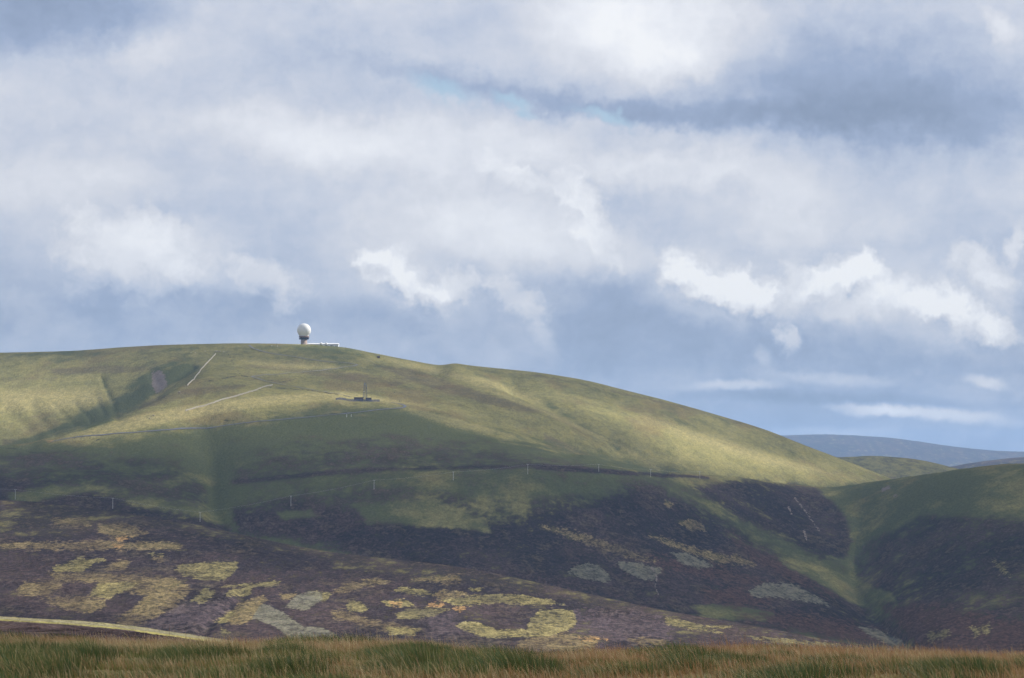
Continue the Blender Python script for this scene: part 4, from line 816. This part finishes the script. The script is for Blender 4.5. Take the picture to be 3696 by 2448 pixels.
# ------------------------------------------------------------------ broken cloud out of view: cover shaped to shade and light the ground
HC = 1550.0; CS = 44.0
shade_pts = []
def shade(v, default, items, jitter=.10):
    s = np.full(len(v.px), default)
    for poly, val, soft in items:
        w = sm(sdf(v.px, v.py, poly, 3 * soft + 20), -soft, soft); s = s * (1 - w) + val * w
    s = s + jitter * fbm(v.V[:, 0], v.V[:, 1], 160, 3); shade_pts.append((v.V, np.clip(s, 0, .97)))
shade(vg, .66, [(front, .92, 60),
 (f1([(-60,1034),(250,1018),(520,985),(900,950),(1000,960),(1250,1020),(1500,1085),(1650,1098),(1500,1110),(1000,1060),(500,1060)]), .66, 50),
 (f1([(-300,880),(300,870),(330,930),(230,985),(120,1015),(-300,1020)]), .05, 30), (f1([(130,1019),(400,950),(620,918),(790,908),(800,918),(600,938),(400,972),(200,1012)]), .0, 10), (f1([(20,1028),(190,993),(275,964),(350,920),(422,880),(470,850),(420,838),(340,865),(270,915),(180,955),(80,1002)]), .85, 14), (lit_band, .0, 8), (f1([(-100,840),(200,830),(330,860),(200,880),(-100,880)]), .3, 20),
 (f1([(1230,890),(1400,935),(1600,995),(1850,1075),(2060,1105),(1900,1120),(1600,1080),(1480,1000),(1300,930)]), .0, 26), (f1([(880,823),(1000,848),(1150,882),(1280,945),(1180,915),(1050,868),(900,838)]), .02, 9),
 (f1([(640,730),(840,730),(840,812),(640,806)]), .0, 10), (f1([(550,830),(800,845),(850,860),(700,868),(560,865)]), .2, 12), (f1([(930,945),(1050,975),(1150,1000),(1060,985),(940,955)]), .2, 8), (f1([(1550,930),(1750,1000),(1700,1010),(1550,950)]), .45, 12),
 (c7([(1480,1200),(1800,1190),(2144,1260),(2300,1420),(1400,1440)]), .45, 30), (c7([(700,880),(900,950),(1150,1090),(1050,1060),(800,940)]), .6, 10)])
shade(vc, .38, [(c5([(-100,150),(900,280),(1500,380),(2400,560),(2400,680),(1500,560),(1000,500),(700,500),(-100,480)]), .85, 22), (c6([(-100,560),(900,680),(1700,820),(2400,980),(2400,1040),(1700,930),(900,830),(-100,760)]), .62, 18),
 (c5([(650,380),(1000,400),(1000,560),(500,560)]), .25, 14), (c5([(-300,560),(350,560),(350,720),(-300,720)]), .8, 20), (c5([(-300,960),(400,980),(800,1090),(700,1300),(-300,1300)]), .8, 25), (c5([(-300,780),(120,780),(120,960),(-300,960)]), .7, 20), (c5([(1700,580),(2400,680),(2400,800),(1700,780)]), .75, 18),
 (c6([(700,870),(1300,870),(1700,950),(1200,970),(700,960)]), .05, 10), (c6([(450,960),(850,960),(850,1060),(450,1060)]), .15, 10), (c6([(1400,990),(2400,1060),(2400,1260),(850,1260),(850,1080)]), .2, 20), (c5([(1240,640),(1700,640),(1650,790),(1240,770)]), .1, 10), (c7([(0,1200),(700,1290),(1200,1390),(0,1400)]), .2, 14), (c5([(1850,860),(2400,860),(2400,1200),(1700,1200)]), .2, 20)])
vme = Veg(Vme[(Vme[:, 1] > 38)]); shade(vme, .12, []); shade(vb, .05, [])
shade(vh, .75, []); shade(vf, .85, [], .2); shade(vf2, .85, [], .2)
x0, x1, y0, y1 = -4200, 8200, -2500, 8000
nx, ny = int((x1 - x0) / CS), int((y1 - y0) / CS); num = np.zeros((ny, nx)); den = np.zeros((ny, nx))
for V, s in shade_pts:
    k = (HC - V[:, 2]) / TOSUN.z; qx = V[:, 0] + k * TOSUN.x; qy = V[:, 1] + k * TOSUN.y
    ok = (qx > x0) & (qx < x1 - CS) & (qy > y0) & (qy < y1 - CS); a = ((qx[ok] - x0) / CS).astype(int); b_ = ((qy[ok] - y0) / CS).astype(int)
    np.add.at(num, (b_, a), s[ok]); np.add.at(den, (b_, a), 1.0)
num = num / np.maximum(den, 1); den = (den > 0).astype(float); num *= den
def blur(A, sg):
    r = int(3 * sg) + 1; kx = np.exp(-.5 * (np.arange(-r, r + 1) / sg) ** 2); kx /= kx.sum()
    A = np.apply_along_axis(lambda v: np.convolve(v, kx, 'same'), 0, A); return np.apply_along_axis(lambda v: np.convolve(v, kx, 'same'), 1, A)
gx, gy = np.meshgrid(x0 + CS * (np.arange(nx) + .5), y0 + CS * (np.arange(ny) + .5))
wild = np.clip(.52 + .9 * fbm(gx, gy, 900, 4), 0, .95)
bn, bd = blur(num, .7), blur(den, .7); fine = bn / np.maximum(bd, 1e-6)
bn2, bd2 = blur(num, 4), blur(den, 4); wide = bn2 / np.maximum(bd2, 1e-6)
w1_ = sm(bd, .05, .4); w2_ = sm(bd2, .02, .25); dens = fine * w1_ + (1 - w1_) * (wide * w2_ + wild * (1 - w2_))
rimx = np.minimum(np.minimum(gx - x0, x1 - gx), np.minimum(gy - y0, y1 - gy)); dens = np.clip(dens, 0, .97) * sm(rimx, 0, 400)
alpha = 1 - np.sqrt(1 - dens); puff = 16 * np.sqrt(np.maximum(dens, 0)) + 4 * fbm(gx, gy, 140, 3) * np.sqrt(dens)
keep = (dens > .015)
idx = np.arange(nx * ny).reshape(ny, nx); q = np.stack([idx[:-1, :-1], idx[:-1, 1:], idx[1:, 1:], idx[1:, :-1]], -1).reshape(-1, 4)
q = q[keep.ravel()[q].any(1)]
Vt = np.stack([gx.ravel(), gy.ravel(), HC + np.maximum(puff.ravel(), .02)], 1); Vu = np.stack([gx.ravel(), gy.ravel(), HC - np.maximum(puff.ravel(), .02)], 1)
cm = bpy.data.materials.new('cloud'); cm.use_nodes = True; t = cm.node_tree; t.nodes.clear()
al = attr(t, 'cloud_cover'); pos = nd('ShaderNodeNewGeometry', t).outputs['Position']
al = mth(t, 'MULTIPLY', al, sstep(t, noise(t, pos, .012, 4, .6), .25, .75, .85, 1.15), clamp=True)
tl = nd('ShaderNodeBsdfTranslucent', t); tl.inputs[0].default_value = (.40, .44, .52, 1); df = nd('ShaderNodeBsdfDiffuse', t); df.inputs[0].default_value = (.85, .86, .88, 1)
m1 = nd('ShaderNodeMixShader', t); m1.inputs[0].default_value = .5; t.links.new(tl.outputs[0], m1.inputs[1]); t.links.new(df.outputs[0], m1.inputs[2])
tp = nd('ShaderNodeBsdfTransparent', t); m2 = nd('ShaderNodeMixShader', t); t.links.new(al, m2.inputs[0]); t.links.new(tp.outputs[0], m2.inputs[1]); t.links.new(m1.outputs[0], m2.inputs[2])
oo = nd('ShaderNodeOutputMaterial', t); t.links.new(m2.outputs[0], oo.inputs[0])
cl = np_mesh('cloud', np.concatenate([Vt, Vu]), np.concatenate([q, q[:, ::-1] + nx * ny]), cm, {'cloud_cover': np.concatenate([alpha.ravel()] * 2)})
tag(cl, 'broken grey cloud layer above the view, shaped to shade the hills', 'cloud', kind='stuff')

# ------------------------------------------------------------------ haze
hb = MB().box(-9600, 9600, -1100, 19000, -215, 430)
hm_ = bpy.data.materials.new('haze_air'); hm_.use_nodes = True; t = hm_.node_tree; t.nodes.clear()
pv = nd('ShaderNodeVolumePrincipled', t); pv.inputs['Color'].default_value = (.36, .6, 1.0, 1); pv.inputs['Density'].default_value = 4.0e-5; pv.inputs['Anisotropy'].default_value = .2
oo = nd('ShaderNodeOutputMaterial', t); t.links.new(pv.outputs[0], oo.inputs['Volume'])
ho = hb.build('haze', hm_); tag(ho, 'pale blue haze in the air over the hills', 'haze', kind='stuff')
